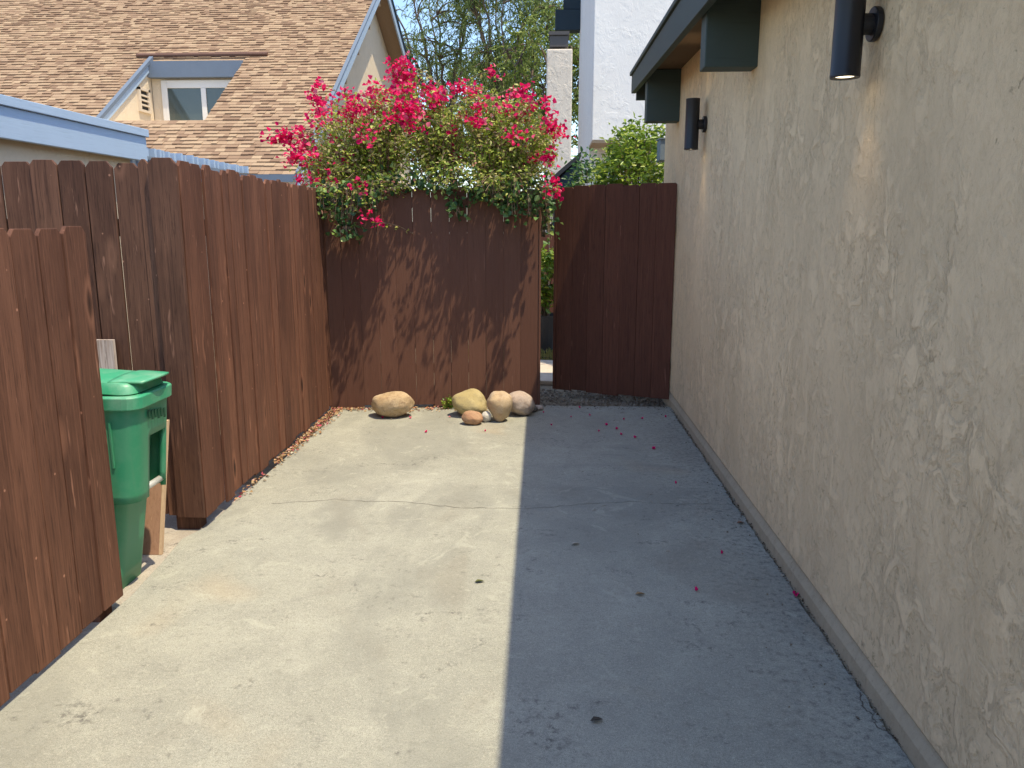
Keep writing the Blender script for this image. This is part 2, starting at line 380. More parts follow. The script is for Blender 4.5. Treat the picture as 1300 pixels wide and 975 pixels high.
# driveway slab with slightly ragged right and far edges
def slab_poly():
    pts = []
    yy = -5.0
    while yy < 6.76:
        pts.append((1.083 + (mn.noise(Vector((0, yy*3.1, 3)))*.018 + mn.noise(Vector((0, yy*17, 9)))*.012 if yy > 0 else 0), yy)); yy += .03
    x = 1.08
    while x > -1.80:
        pts.append((x, 6.775 - (.225*(-.06-x)/1.78 if x < -.06 else 0) + mn.noise(Vector((x*9, 2, 3)))*.006)); x -= .03
    for p in onz(262,668), onz(230,684), onz(205,714), onz(185,735), onz(166,756), onz(150,769.5): pts.append((p.x, p.y))
    pts.append((-1.775, 0)); pts.append((-1.775, -5))
    return [(x, y, 0) for x, y in pts]
mb = MB().prism(slab_poly(), (0,0,-.12)); slab = mb.build('driveway', M['slab'], bevel=.006); tag(slab, kind='structure')
sheet('pavement', -4.6, -1.70, 1.0, 4.6, -.028, M['pad'], .03)

# cracks in the slab (thin dark strips on top, painting the shade in the gaps)
def crack(pts, w, sub=7, jit=.008, seed=1):
    r = random.Random(seed); P = []
    for a, b in zip(pts, pts[1:]):
        for k in range(sub):
            t = k/sub; p = a.lerp(b, t); P.append((p.x+r.uniform(-jit,jit)*.6, p.y+r.uniform(-jit,jit), r.uniform(.35,1)*w))
    P.append((pts[-1].x, pts[-1].y, w*.3))
    vs = []; fs = []
    for i, (x, y, ww) in enumerate(P):
        q = P[min(i+1, len(P)-1)]; p_ = P[max(i-1, 0)]; dx, dy = q[0]-p_[0], q[1]-p_[1]; l = math.hypot(dx, dy) or 1
        nx, ny = -dy/l*ww/2, dx/l*ww/2; vs += [(x+nx, y+ny, .0015), (x-nx, y-ny, .0015)]
    for i in range(len(P)-1): fs.append((2*i, 2*i+1, 2*i+3, 2*i+2))
    return vs, fs
mb = MB()
mb.add(*crack([onz(*p) for p in ((345,640),(425,634),(465,637),(510,637),(545,641),(590,645),(625,645),(660,646),(700,644),(740,640),(800,637),(850,640),(905,640),(935,641))], .0045))
mb.add(*crack([onz(*p) for p in ((1092,878),(1094,897),(1108,909),(1112,921),(1133,935),(1142,943),(1155,958))], .007, seed=4))
mb.add(*crack([onz(*p) for p in ((1101,884),(1112,893),(1109,908))], .006, seed=5))
mb.add(*crack([onz(*p) for p in ((755,603),(778,598),(800,596))], .0025, seed=8))
mb.build('crack', M['crack'], slab)

# ------------------------------------------------------------------ fences
def board(mb, p0, u, nrm, w, th, z0, z1, ear=.022, tilt=0.0):
    """one fence board: face in the plane (u, z), thickness away along nrm"""
    p0 = Vector(p0); u = Vector(u); n = Vector(nrm)
    P = lambda a, z: p0+u*(a+tilt*(z-z0))+Vector((0,0,z))
    poly = [P(0,z0), P(w,z0), P(w,z1-ear*1.2), P(w-ear,z1), P(ear,z1), P(0,z1-ear*1.2)]
    mb.prism(poly, n*-th)
def fence_run(mb, a, b, nrm, widths, z0, z1f, gap=.003, seed=1, jit=.004, th=.017, ear=.022, tilt=0.004):
    r = random.Random(seed); a = Vector(a); b = Vector(b); L = (b-a).length; u = (b-a).normalized(); s = 0; i = 0
    while s < L-.02:
        w = widths[i % len(widths)]*r.uniform(.97, 1.03); w = min(w, L-s)
        if L-s-w < .05: w = L-s
        zb = z0+r.uniform(-.01,.012); zt = z1f((s+w/2)/L)+r.uniform(-.012,.010)
        board(mb, a+u*s+Vector(nrm)*r.uniform(-jit, jit), u, nrm, w-gap*r.uniform(.4,1.6), th, zb, zt, ear*r.uniform(.8,1.2), r.uniform(-tilt,tilt)*.3)
        s += w; i += 1
def rails(name, a, b, nrm, zs, mat, root, off=.02):
    for z in zs:
        mb = MB(); a_ = Vector(a)-Vector(nrm)*off; b_ = Vector(b)-Vector(nrm)*off; n = Vector(nrm)
        mb.prism([a_+Vector((0,0,z)), b_+Vector((0,0,z)), b_+Vector((0,0,z+.085)), a_+Vector((0,0,z+.085))], n*-.038); mb.build(name, mat, root)

# long side fence (faces +X)
A = (-1.785, 3.872, 0); B = (-1.838, 6.55, 0)
t = thing('side_fence', A, 'long reddish-brown board fence along the left edge of the driveway, running back to the corner', 'fence')
mb = MB(); fence_run(mb, A, B, (1,.0198,0), [.145,.13,.105,.15,.09,.14,.075,.148], .035, lambda s: 1.855-.005*s, seed=11, jit=.009, gap=.0032, tilt=.0006); mb.build('boards', M['fence'], t, bevel=.0018)
rails('rail', A, B, (1,.0198,0), (.3, 1.5), M['fence_dark'], t)
# return fence facing the camera
A = (-3.9, 3.862, 0); B = (-1.928, 3.862, 0)
t = thing('return_fence', (-2.6, 3.862, 0), 'weathered dark brown fence section behind the green bin, ending in a wide corner board', 'fence')
mb = MB(); fence_run(mb, A, B, (0,-1,0), [.142,.135,.14,.125,.146], .06, lambda s: 1.858, gap=.006, seed=5, jit=.004); mb.build('boards', M['fence_dark'], t, bevel=.0018)
mb = MB(); board(mb, (-1.925, 3.836, 0), (1,0,0), (0,-1,0), .140, .02, .05, 1.872, .026, -.0085*0); mb.build('corner_board', M['fence_dark'], t, bevel=.002)
mb = MB().box((-1.95, 3.87, -.06), (-1.83, 3.96, 1.80)); mb.build('post', M['fence_dark'], t)
rails('rail', A, B, (0,-1,0), (.3, 1.5), M['fence_dark'], t)
# lower front fence
A = (-1.772, -1.2, 0); B = (-1.768, 3.0, 0)
t = thing('front_fence', (-1.77, 2.2, 0), 'lower brown board fence nearest the camera at the left, hiding half of the green bin', 'fence')
mb = MB(); fence_run(mb, B, A, (1,0,0), [.150,.142,.146,.138,.148], .022, lambda s: 1.548, gap=.008, seed=21, jit=.007, ear=.02); mb.build('boards', M['fence_front'], t, bevel=.002)
mb = MB().box((-1.89, 2.87, -.06), (-1.80, 2.96, 1.40)); mb.build('post', M['fence_front'], t)
rails('rail', (-1.772,-1.2,0), (-1.768,2.9,0), (1,0,0), (.28, 1.2), M['fence_front'], t)
# back fence
A = Vector((-1.86, 6.560, 0)); B = Vector((-.072, 6.772, 0)); u = (B-A).normalized(); n = Vector((u.y, -u.x, 0))
t = thing('back_fence', A, 'smooth brown-painted fence panel at the end of the driveway, under the bougainvillea', 'fence')
mb = MB(); fence_run(mb, A, B, n, [.150,.146,.152], .015, lambda s: 1.86, gap=.0012, seed=31, tilt=0, jit=.0035, th=.016); mb.build('boards', M['fence_back'], t, bevel=.0016)
mb = MB(); mb.prism([B+u*.002-n*.085, B+u*.020-n*.085, B+u*.020+n*.006, B+u*.002+n*.006], (0,0,1.84)); mb.build('end_board', M['fence_back'], t, bevel=.002)
rails('rail', A, B-u*.01, n, (.3, 1.5, 1.70), M['fence_back'], t)
# gate, standing slightly open
G0 = Vector((.062, 7.36, 0)); G1 = Vector((1.088, 6.885, 0)); u = (G1-G0).normalized(); n = Vector((u.y, -u.x, 0))
t = thing('garden_gate', G1, 'dark red-brown wooden gate standing ajar beside the tan wall', 'gate')
mb = MB(); fence_run(mb, G0+u*.03, G1, n, [.1575,.155,.157,.156], .035, lambda s: 1.90+.012*s, gap=.0015, seed=41, jit=.0004, ear=.012, th=.018); mb.build('boards', M['gate'], t, bevel=.0018)
mb = MB(); mb.prism([G0-n*.07, G0+u*.028-n*.07, G0+u*.028+n*.004, G0+n*.004], (0,0,1.88)); e = mb.build('edge_stile', M['gate'], t, bevel=.002)
for v in e.data.vertices: v.co.z += .03
rails('rail', G0+u*.03, G1-u*.02, n, (.3, 1.5), M['gate'], t)

# ------------------------------------------------------------------ tan house on the right
t = thing('tan_house', (1.1, 3.0, 0), 'tan textured-stucco house wall along the right side, with dark green eaves', 'house')
XW = 1.10; YC = 7.78
MB().box((XW, -4, .105), (9, YC, 2.835)).build('wall', M['stucco'], t, bevel=.006)
mb = MB(); mb.prism([(1.086,-4,-.1), (1.091,-4,.055), (1.108,-4,.088), (1.118,-4,.108), (1.3,-4,.108), (1.3,-4,-.1)], (0, YC+4.0-.01, 0)); mb.build('wall_base', M['stucco_base'], t, smooth=False)
# roof deck and fascia follow the slight fall towards the camera
def ztop(y): return 2.95+.022*(y-7.78)
def zbot(y): return 2.762+.038*(y-7.78)
y0, y1 = -4.0, 7.78
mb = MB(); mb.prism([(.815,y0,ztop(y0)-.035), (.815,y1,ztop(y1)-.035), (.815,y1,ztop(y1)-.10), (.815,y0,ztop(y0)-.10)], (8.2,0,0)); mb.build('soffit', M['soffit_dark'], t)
mb = MB(); mb.prism([(.77,y0,zbot(y0)), (.77,y1,zbot(y1)), (.77,y1,ztop(y1)-.034), (.77,y0,ztop(y0)-.034)], (.042,0,0)); mb.build('fascia', M['green_trim'], t, bevel=.003)
mb = MB(); mb.prism([(.752,y0,ztop(y0)-.032), (.752,y1+.015,ztop(y1)-.032), (.752,y1+.015,ztop(y1)), (.752,y0,ztop(y0))], (8.3,0,0)); mb.build('roof', M['green_trim'], t, bevel=.004)
mb = MB().box((.815, 7.74, 2.70), (9, 7.782, 2.86)); mb.build('end_fascia', M['green_trim'], t)
for yb in (6.98, 4.455, 1.93, -.6):
    zt = ztop(yb)-.103; zb = {6.98: 2.413, 4.455: 2.374}.get(yb, 2.34)
    poly = [(.822,yb,zb), (XW+.002,yb,zb-.0), (XW+.002,yb,zt), (.822,yb,zt)]
    mb = MB().prism(poly, (0,.14,0)); mb.build('roof_beam', M['green_beam'], t, bevel=.006)
# utility box just past the wall corner
p = ony(836,178,8.3); q = ony(850,205,8.3)
t = thing('utility_box', (p.x+.15, 8.2, q.z), 'small grey-blue box showing past the far corner of the tan wall, beside the shrub', 'utility box')
MB().box((p.x, 8.2, q.z), (1.5, 8.4, p.z)).build('body', M['grey_box'], t, bevel=.01); MB().box((p.x-.008, 8.19, p.z), (1.51, 8.41, p.z+.012)).build('lid', M['grey_box'], t)

# sconces
def sconce(loc_y, zc, name_label):
    X = 1.003; r = .048; t = thing('wall_sconce', (XW, loc_y, zc), name_label, 'wall light', 'black up-and-down wall lights on the tan wall')
    zs = zc-.17; ze = zc+.17; n = 32
    prof = [(zs+.012, .001), (zs+.012, .036), (zs, .038), (zs, r), (zs+.004, r+.0008), (zs+.010, r+.0008), (zs+.012, r), (ze-.012, r), (ze-.010, r+.0008), (ze, r+.0008), (ze, .038), (ze-.012, .036), (ze-.012, .001)]
    rings = [[Vector((X+rr*math.cos(2*math.pi*k/n), loc_y+rr*math.sin(2*math.pi*k/n), z)) for k in range(n)] for z, rr in prof]
    o = MB().loft(rings).build('cylinder', M['black_metal'], t, smooth=True)
    m = o.modifiers.new('es', 'EDGE_SPLIT'); m.split_angle = R(30)
    for z, dz in ((zs+.006, .002), (ze-.008, .002)):
        rg = [[Vector((X+rr*math.cos(2*math.pi*k/n), loc_y+rr*math.sin(2*math.pi*k/n), zz)) for k in range(n)] for zz, rr in ((z, .033), (z+dz, .033))]
        MB().loft(rg).build('lamp_lens', M['lens'], t)
    MB().tube([(X+r-.01, loc_y, zc), (XW-.02, loc_y, zc)], .034, 20).build('arm', M['black_metal'], t)
    MB().tube([(XW-.024, loc_y, zc), (XW-.004, loc_y, zc)], .055, 28).build('back_plate', M['black_metal'], t, bevel=.003)
    for kz, rx in ((zs-.004, 0), (ze+.004, math.pi)):
        l = bpy.data.lights.new('sconce_lamp', 'SPOT'); l.energy = .7; l.color = (1,.78,.5); l.spot_size = R(75); l.spot_blend = .8; l.shadow_soft_size = .03
        lo = bpy.data.objects.new('sconce_lamp', l); COL.objects.link(lo); lo.parent = t; lo.location = Vector((X, loc_y, kz))-t.location; lo.rotation_euler = (rx, 0, 0)
sconce(2.87, 2.212, 'nearest black cylinder wall light, glowing at its lower end')
sconce(5.80, 2.246, 'farther black cylinder wall light, near the garden gate')

# ------------------------------------------------------------------ white block building + chimney
t = thing('white_building', (2.0, 15, 0), 'tall white stucco building block rising behind the green shrub', 'building')
YB = 14.0; bx = ony(753,100,YB).x; bz = ony(753,178,YB).z; yk = bx/ray(735,100).x*ray(735,100).y
MB().box((bx, YB, bz), (5.0, yk, 9.6)).build('upper_wall', M['stucco_white'], t, bevel=.012)
MB().box((bx+.003, YB+1.0, -.05), (4.8, yk-.1, bz-.002)).build('lower_wall', M['stucco_white'], t)
MB().box((bx+.005, YB+.02, bz-.04), (4.95, YB+.998, bz-.002)).build('overhang_soffit', M['soffit'], t)
a = ony(705,12,yk-.4); b = ony(735,38,yk-.4)
MB().box((a.x, yk-.4, b.z), (bx-.002, yk-.05, a.z)).build('roof_beam', M['navy'], t, bevel=.01)
a = ony(716,-40,yk-.35); MB().box((a.x, yk-.35, ony(716,11.5,yk-.35).z), (bx-.002, yk-.07, a.z)).build('roof_edge', M['navy'], t)
MB().box((bx-.3, YB-.3, 9.62), (5.2, yk+.3, 9.8)).build('roof', M['dark_roof'], t)

t = thing('chimney', (.17, 13.2, 0), 'narrow pale stucco chimney with a dark metal cap beside the white building', 'chimney')
MB().box((-.035, 13, -.05), (.365, 13.5, ony(700,62,13).z)).build('stack', M['stucco_chimney'], t, bevel=.02)
a = ony(700,60,13.1)
MB().box((.01, 13.06, a.z), (.30, 13.44, ony(700,46,13.1).z)).build('flue', M['steel_cap'], t)
MB().box((-.005, 13.03, ony(700,45.5,13.1).z), (.315, 13.47, ony(700,41,13.1).z)).build('cap', M['steel_cap'], t)
# dark sloping shed roof
t = thing('garden_shed', (.4, 11.9, 0), 'dark low shed roof sloping below the chimney', 'shed')
p1 = ony(699,226,11.6); p2 = ony(738,192,11.6)
mb = MB(); mb.prism([(p1.x,11.6,p1.z), (p2.x,11.6,p2.z), (p2.x,11.6,p2.z-.07), (p1.x,11.6,p1.z-.07)], (0,1.2,0)); mb.build('roof', M['dark_roof'], t)
mb = MB(); mb.prism([(p1.x+.04,11.7,-.05), (p2.x-.02,11.7,-.05), (p2.x-.02,11.7,p2.z-.09), (p1.x+.04,11.7,p1.z-.09)], (0,1.0,0)); mb.build('wall', M['navy'], t)

# ------------------------------------------------------------------ shingled house on the left
XG = -4.3; K = XG/-4.9
eave = onx(376,221,XG); rk = onx(474.6,0,XG)
SL = (rk.z-eave.z)/(rk.y-eave.y); EY, EZ = eave.y, eave.z
RY = 24.9*K; RZ = EZ+SL*(RY-EY); SB = .46
XL = -19.0
def zr(y): return EZ+SL*(y-EY)
def onroof(x, y):
    r = ray(x, y); tt = (H-EZ+SL*EY)/(SL*r.y-r.z); return Vector((r.x*tt, r.y*tt, H+r.z*tt))
oBL = onroof(124,153); oTL = onroof(184,83); oBR = onroof(265,152); oTR = onroof(310,72)
ox0 = (oBL.x+oTL.x)/2; ox1 = (oBR.x+oTR.x)/2; oy0 = (oBL.y+oBR.y)/2; oy1 = (oTL.y+oTR.y)/2+.05
t = thing('shingled_house', (XG-3, EY, 0), 'neighbouring house with a steep tan shingle roof and a recessed window', 'house')
sn, cs = SL/math.hypot(1,SL), 1/math.hypot(1,SL)
nrm = Vector((0,-sn,cs))
def slab_part(x0, x1, ya, yb, name, mat, th=.10):
    MBx = MB().prism([(x0,ya,zr(ya)-.02), (x1,ya,zr(ya)-.02), (x1,yb,zr(yb)-.02), (x0,yb,zr(yb)-.02)], nrm*-th)
    return MBx
# roof deck in four pieces around the opening
mb = MB()
for (x0,x1,ya,yb) in ((XL,XG+.0,EY,oy0), (XL,ox0,oy0,oy1), (ox1,XG+.0,oy0,oy1), (XL,XG+.0,oy1,RY)):
    mb.v += [] ; s_ = slab_part(x0,x1,ya,yb,'','' ); mb.add(s_.v, s_.f)
deck = mb.build('roof', M['shingle'], t)
# shingle courses
EXPO = .132
def tab(mb, x0, x1, s, th, lift=0):
    # s: slope distance of the butt edge from the eave
    L = EXPO*1.25
    def P(x, d, h): return Vector((x, EY+(s+d)*cs, EZ+(s+d)*sn))+nrm*h
    mb.add([P(x0,0,-.012), P(x1,0,-.012), P(x1,L,-.014), P(x0,L,-.014), P(x0,0,th), P(x1,0,th), P(x1,L,.001), P(x0,L,.001)],
           [(4,5,6,7), (0,1,5,4), (1,2,6,5), (3,0,4,7)])
mb = MB(); r = random.Random(3); nrow = int((RY-EY)/cs/EXPO)
for j in range(nrow):
    s = j*EXPO-.02; yy0 = EY+s*cs; yy1 = yy0+EXPO*cs
    spans = [(XL, XG+.02)]
    if yy1 > oy0+.02 and yy0 < oy1-.02: spans = [(XL, ox0), (ox1, XG+.02)]
    for (a, b) in spans:
        x = a
        while x < b-.01:
            w = r.choice((.10,.14,.18,.22)); w = min(w, b-x); hi = r.random() < .5
            tab(mb, x, x+w-.002, s+r.uniform(-.006,.006), .030 if hi else .014); x += w
sh = mb.build('shingles', M['shingle'], deck)
sh['kind'] = 'structure'; del sh['kind']
# far roof slope
fe = RY+6.5
def zf(y): return RZ-SB*(y-RY)
mb = MB(); mb.prism([(XL,RY,RZ), (XG,RY,RZ), (XG,fe,zf(fe)), (XL,fe,zf(fe))], (0,0,-.1)); mb.build('rear_roof', M['shingle'], t)
# rake boards
def rake(ya, za, yb, zb, x0, x1, h, mat, nm, dz=0):
    mb = MB(); mb.prism([(x0,ya,za+dz), (x0,yb,zb+dz), (x0,yb,zb-h+dz), (x0,ya,za-h+dz)], (x1-x0,0,0)); return mb.build(nm, mat, t)
rake(EY-.02, EZ, RY, RZ, XG+.021, XG+.06, .24, M['blue_trim'], 'rake_board', .02)
rake(RY+.002, RZ, fe, zf(fe), XG+.021, XG+.06, .24, M['blue_trim'], 'rake_board', .02)
rake(EY-.03, EZ, RY, RZ, XG+.0, XG+.075, .03, M['blue_dark'], 'drip_edge', .045)
rake(RY+.002, RZ, fe+.02, zf(fe), XG+.0, XG+.085, .12, M['navy'], 'drip_edge', .14)
# gable wall and front wall
gx = XG-.42; wy0 = EY+.55; wy1 = fe-.5
mb = MB(); mb.prism([(gx,wy0,-.05), (gx,wy1,-.05), (gx,wy1,zf(wy1)-.14), (gx,RY,RZ-.16), (gx,wy0,zr(wy0)-.16)], (-.25,0,0)); mb.build('gable_wall', M['stucco_cream'], t)
MB().box((XL+.3, wy0, -.05), (gx-.252, wy0+.2, zr(wy0)-.16)).build('front_wall', M['stucco_cream'], t)
MB().box((XL, EY-.035, EZ-.13), (XG-.0, EY-.002, EZ-.005)).build('gutter', M['blue_dark'], t)
for k in range(7):
    yb_ = EY+1.2+k*1.25
    if yb_ < RY-.3:
        MB().box((gx+.002, yb_, zr(yb_)-.36), (XG+.018, yb_+.1, zr(yb_)-.125)).build('lookout', M['soffit'], t)
# recessed window
wz0 = zr(oy0)-.02; yw = oy1-.02
def wallpanel(x0, x1, z0, z1, y, th, mat, nm, parent=t): return MB().box((x0,y,z0), (x1,y+th,z1)).build(nm, mat, parent)
mb = MB().prism([(ox0+.0,oy0,wz0), (ox0,yw,wz0), (ox0,yw,zr(yw)-.03)], (-.08,0,0)); chk = mb.build('dormer_cheek', M['stucco_cream'], t)
mb = MB().prism([(ox1,oy0,wz0), (ox1,yw,wz0), (ox1,yw,zr(yw)-.03)], (.08,0,0)); mb.build('dormer_cheek', M['stucco_cream'], t)
MB().box((ox0,oy0,wz0-.06), (ox1,yw,wz0-.005)).build('dormer_floor', M['stucco_cream'], t)
ztop_ = zr(oy1)-.02
wallpanel(ox0+.001, ox1-.001, wz0, ztop_-.01, yw+.02, .1, M['stucco_cream'], 'dormer_back_wall')
hd = (ony(200,78,yw).z-ony(200,93,yw).z)
MB().box((ox0+.0, yw-.16, ztop_-hd-.12), (ox1+.0, yw+.018, ztop_-.03)).build('dormer_header', M['blue_dark'], t)
mb = MB(); mb.prism([(ox0-.004,oy0-.05,zr(oy0-.05)+.05), (ox0-.004,oy1,zr(oy1)+.05), (ox0-.004,oy1,zr(oy1)-.17), (ox0-.004,oy0-.05,zr(oy0-.05)-.17)], (.05,0,0)); mb.build('dormer_trim', M['blue_trim'], t)
mb = MB(); mb.prism([(ox0-.006,oy0-.05,zr(oy0-.05)+.08), (ox0-.006,oy1,zr(oy1)+.08), (ox0-.006,oy1,zr(oy1)+.0), (ox0-.006,oy0-.05,zr(oy0-.05)+.0)], (.085,0,0)); mb.build('dormer_trim', M['blue_dark'], t)
wx0 = ony(206,120,yw).x; wx1 = ox1-.02; wt = ztop_-hd-.16
win = MB()
zb_ = wz0+.02
win.box((wx0,yw-.03,zb_), (wx0+.13,yw+.018,wt)); win.box((wx0+.1305,yw-.031,wt-.16), (wx1,yw+.0175,wt)); 
mx = ony(256,120,yw).x
win.box((mx,yw-.035,zb_), (mx+.11,yw+.017,wt-.161)); win.box((wx0+.131,yw-.028,zb_), (mx-.001,yw+.016,zb_+.08)); win.box((mx+.111,yw-.028,zb_), (wx1,yw+.016,zb_+.08))
win.box((wx1-.08,yw-.029,zb_+.081), (wx1,yw+.016,wt-.162))
w = win.build('window', M['white_trim'], t, bevel=.006)
MB().box((wx0+.13,yw-.006,zb_+.08), (mx,yw+.004,wt-.16)).build('pane', M['glass'], w)
MB().box((mx+.11,yw-.006,zb_+.08), (wx1-.08,yw+.004,wt-.16)).build('pane', M['glass'], w)
# louvred vent on the cheek (faces +X)
va = onx(180,112,ox0+.01); vb = onx(180,139,ox0+.01); vy0 = onx(174,120,ox0).y; vy1 = onx(189,130,ox0).y
vm = MB(); vx = ox0+.001
vm.box((vx,vy0,vb.z), (vx+.05,vy0+.07,va.z)); vm.box((vx,vy1-.07,vb.z), (vx+.05,vy1,va.z)); vm.box((vx,vy0,va.z-.05), (vx+.05,vy1,va.z)); vm.box((vx,vy0,vb.z-.05), (vx+.05,vy1,vb.z))
for k in range(1,4):
    zz = vb.z+(va.z-vb.z-.05)*k/4; vm.box((vx,vy0+.07,zz-.018), (vx+.04,vy1-.07,zz+.018))
v_ = vm.build('louvre_vent', M['vent_paint'], t)
MB().box((vx-.0005,vy0+.06,vb.z-.02), (vx+.004,vy1-.06,va.z-.02)).build('vent_shade_panel', M['rubber'], v_)  # solid black panel, painted shade between the louvres
a = onroof(174,74); b = onroof(341,70)
mb = MB(); mb.tube([Vector((a.x,a.y,zr(a.y)+.055)), Vector((b.x,a.y+.02,zr(a.y+.02)+.055))], .045, 8); mb.build('ridge_flashing', M['brown_metal'], t)

# low building with blue fascia
t = thing('low_building', (-5, 6, 0), 'low cream stucco building with a broad light-blue fascia behind the left fence', 'building')
MB().box((-9, -2, -.05), (-4.13, 7.9, 2.40)).build('wall', M['stucco_cream'], t)
MB().box((-4.05, -2, 2.185), (-4.0, 8.0, 2.415)).build('fascia', M['blue_trim'], t, bevel=.004)
MB().box((-4.051, -2, 2.418), (-3.975, 8.02, 2.49)).build('drip_board', M['blue_trim'], t, bevel=.004)
MB().box((-9.2, -2, 2.401), (-4.052, 8.0, 2.48)).build('roof', M['shingle'], t)
MB().box((-9, 7.95, 2.20), (-4.052, 7.998, 2.398)).build('end_fascia', M['blue_trim'], t)

# pergola with slat ends
t = thing('pergola', (-4.6, 9.3, 0), 'blue-grey slatted patio cover peeking over the left fence', 'pergola')
a = onx(188,186,-4.0); b = onx(313,212,-4.0)
for xx in (-4.25, -6.3): MB().box((xx-.05, a.y-.1, 2.12), (xx+.05, b.y+.15, 2.235)).build('beam', M['blue_dark'], t)
for xx in (-4.25, -6.3):
    for yy in (a.y+.05, b.y): MB().box((xx-.045, yy-.045, -.05), (xx+.045, yy+.045, 2.118)).build('post', M['blue_dark'], t)
ns = 22
for k in range(ns):
    y = a.y+(b.y-a.y)*k/(ns-1)
    MB().box((-6.6, y-.022, 2.238), (-4.0+rnd.uniform(-.03,.03), y+.022, 2.325+rnd.uniform(-.006,.006))).build('slat', M['blue_trim'], t)

# ------------------------------------------------------------------ green wheeled cart
def rr(x0, x1, y0, y1, r, z, n=8):
    out = []
    for cx, cy, a0 in ((x1-r,y1-r,0), (x0+r,y1-r,90), (x0+r,y0+r,180), (x1-r,y0+r,270)):
        for k in range(n+1):
            a = R(a0+90*k/n); out.append(Vector((cx+r*math.cos(a), cy+r*math.sin(a), z)))
    return out
def densify(ring, m=96):
    P = ring+[ring[0]]; L = [0]
    for a, b in zip(P, P[1:]): L.append(L[-1]+(b-a).length)
    out = []; j = 0
    for i in range(m):
        s = L[-1]*i/m
        while L[j+1] < s: j += 1
        f = (s-L[j])/max(1e-9, L[j+1]-L[j]); out.append(P[j].lerp(P[j+1], f))
    return out
t = thing('wheeled_bin', (-2.0, 3.25, -.028), 'green wheeled waste bin with closed lid, half hidden by the front fence', 'wheelie bin')
by0, by1 = 3.085, 3.36
def sec(z):   # lower body
    f = z/.80; return (-2.30-.06*f, -1.865+.125*f, by0+.035-.02*f, by1+.005+.02*f)
rings = [densify(rr(*sec(z), .055, z-.028)) for z in np.linspace(0, .84, 12)]
o = MB().loft(rings).build('body', M['cart'], t, smooth=True)
# upper skirt with pocket at the front
zs = list(np.linspace(.40, .84, 14)); rings = []
for z in zs:
    f = (z-.40)/.44; rings.append(densify(rr(-2.40, -1.715+.035*f, by0-.012, by1+.03, .07-.02*f, z)))
def skip(i, k):
    p = (rings[i][k]+rings[i][(k+1)%96])*.5
    return p.x > -1.80 and by0+.10 < p.y < by1-.03 and p.z < .655
o = MB().loft(rings, cap=False, skip=skip).build('skirt', M['cart'], t, smooth=True)
m = o.modifiers.new('sol', 'SOLIDIFY'); m.thickness = .022; m.offset = -1
MB().box((-1.692,by0+.03,.55), (-1.688,by0+.036,.76))
rim = [densify(rr(-2.42-e, -1.665+e, by0-.03-e, by1+.045+e, .06, z)) for z, e in ((.807,-.01), (.810,.0), (.860,.003), (.866,-.004))]
MB().loft(rim).build('rim', M['lid'], t, smooth=False, bevel=.003)
lid = []
for z, e, xs in ((.868,-.020,0), (.872,-.016,0), (.900,-.024,0), (.915,-.034,0), (.922,-.07,0), (.926,-.13,0)):
    lid.append(densify(rr(-2.42-e, -1.672+e, by0-.025-e, by1+.04+e, max(.03, .06+e*.2), z)))
for rg in lid:
    for p in rg: p.z += max(0,(-1.74-p.x))*.06
o = MB().loft(lid).build('lid', M['lid'], t, smooth=True); m = o.modifiers.new('es', 'EDGE_SPLIT'); m.split_angle = R(38)
# lid lip
mb = MB(); vs = []; nx, ny = 9, 9
for i in range(nx):
    for j in range(ny):
        u = i/(nx-1); v = j/(ny-1)*2-1
        x = -1.80+u*(.165-.03*v*v); y = (by0+by1)/2+.012+v*(.138-.02*u); z = .932-.004*u*u-.010*v*v
        vs.append((x,y,z))
fs = [(i*ny+j, (i+1)*ny+j, (i+1)*ny+j+1, i*ny+j+1) for i in range(nx-1) for j in range(ny-1)]
o = mb.add(vs, fs).build('lid_lip', M['lid'], t, smooth=True); m = o.modifiers.new('sol', 'SOLIDIFY'); m.thickness = .008
MB().tube([(-1.735, by0+.07, .435), (-1.735, by1-.01, .435)], .014, 14).build('catch_bar', M['bar'], t, smooth=True)
for dz in (0,):
    MB().box((-1.93,by0-.0135,.52), (-1.924,by0+.02,.76)).build('rib', M['cart'], t)
    MB().box((-1.80,by0-.018,.56), (-1.790,by0+.02,.76)).build('rib', M['cart'], t, bevel=.002)
for yy in (by0+.0, by1-.02): MB().tube([(-2.36,yy-.02,.082), (-2.36,yy+.03,.082)], .11, 24).build('wheel', M['rubber'], t)
MB().tube([(-2.45,by0+.02,.84), (-2.49,by0+.03,.89), (-2.49,by1-.03,.89), (-2.45,by1-.02,.84)], .013, 10).build('handle', M['cart'], t)

for k in range(6):
    z_ = .775-.004*k; y_ = by0+.085+.026*k
    MB().box((-1.6805, y_, z_-.030*(1 if k % 2 else .8)), (-1.676, y_+.012, z_+.012)).build('stamped_mark', M['cart_mark'], t)
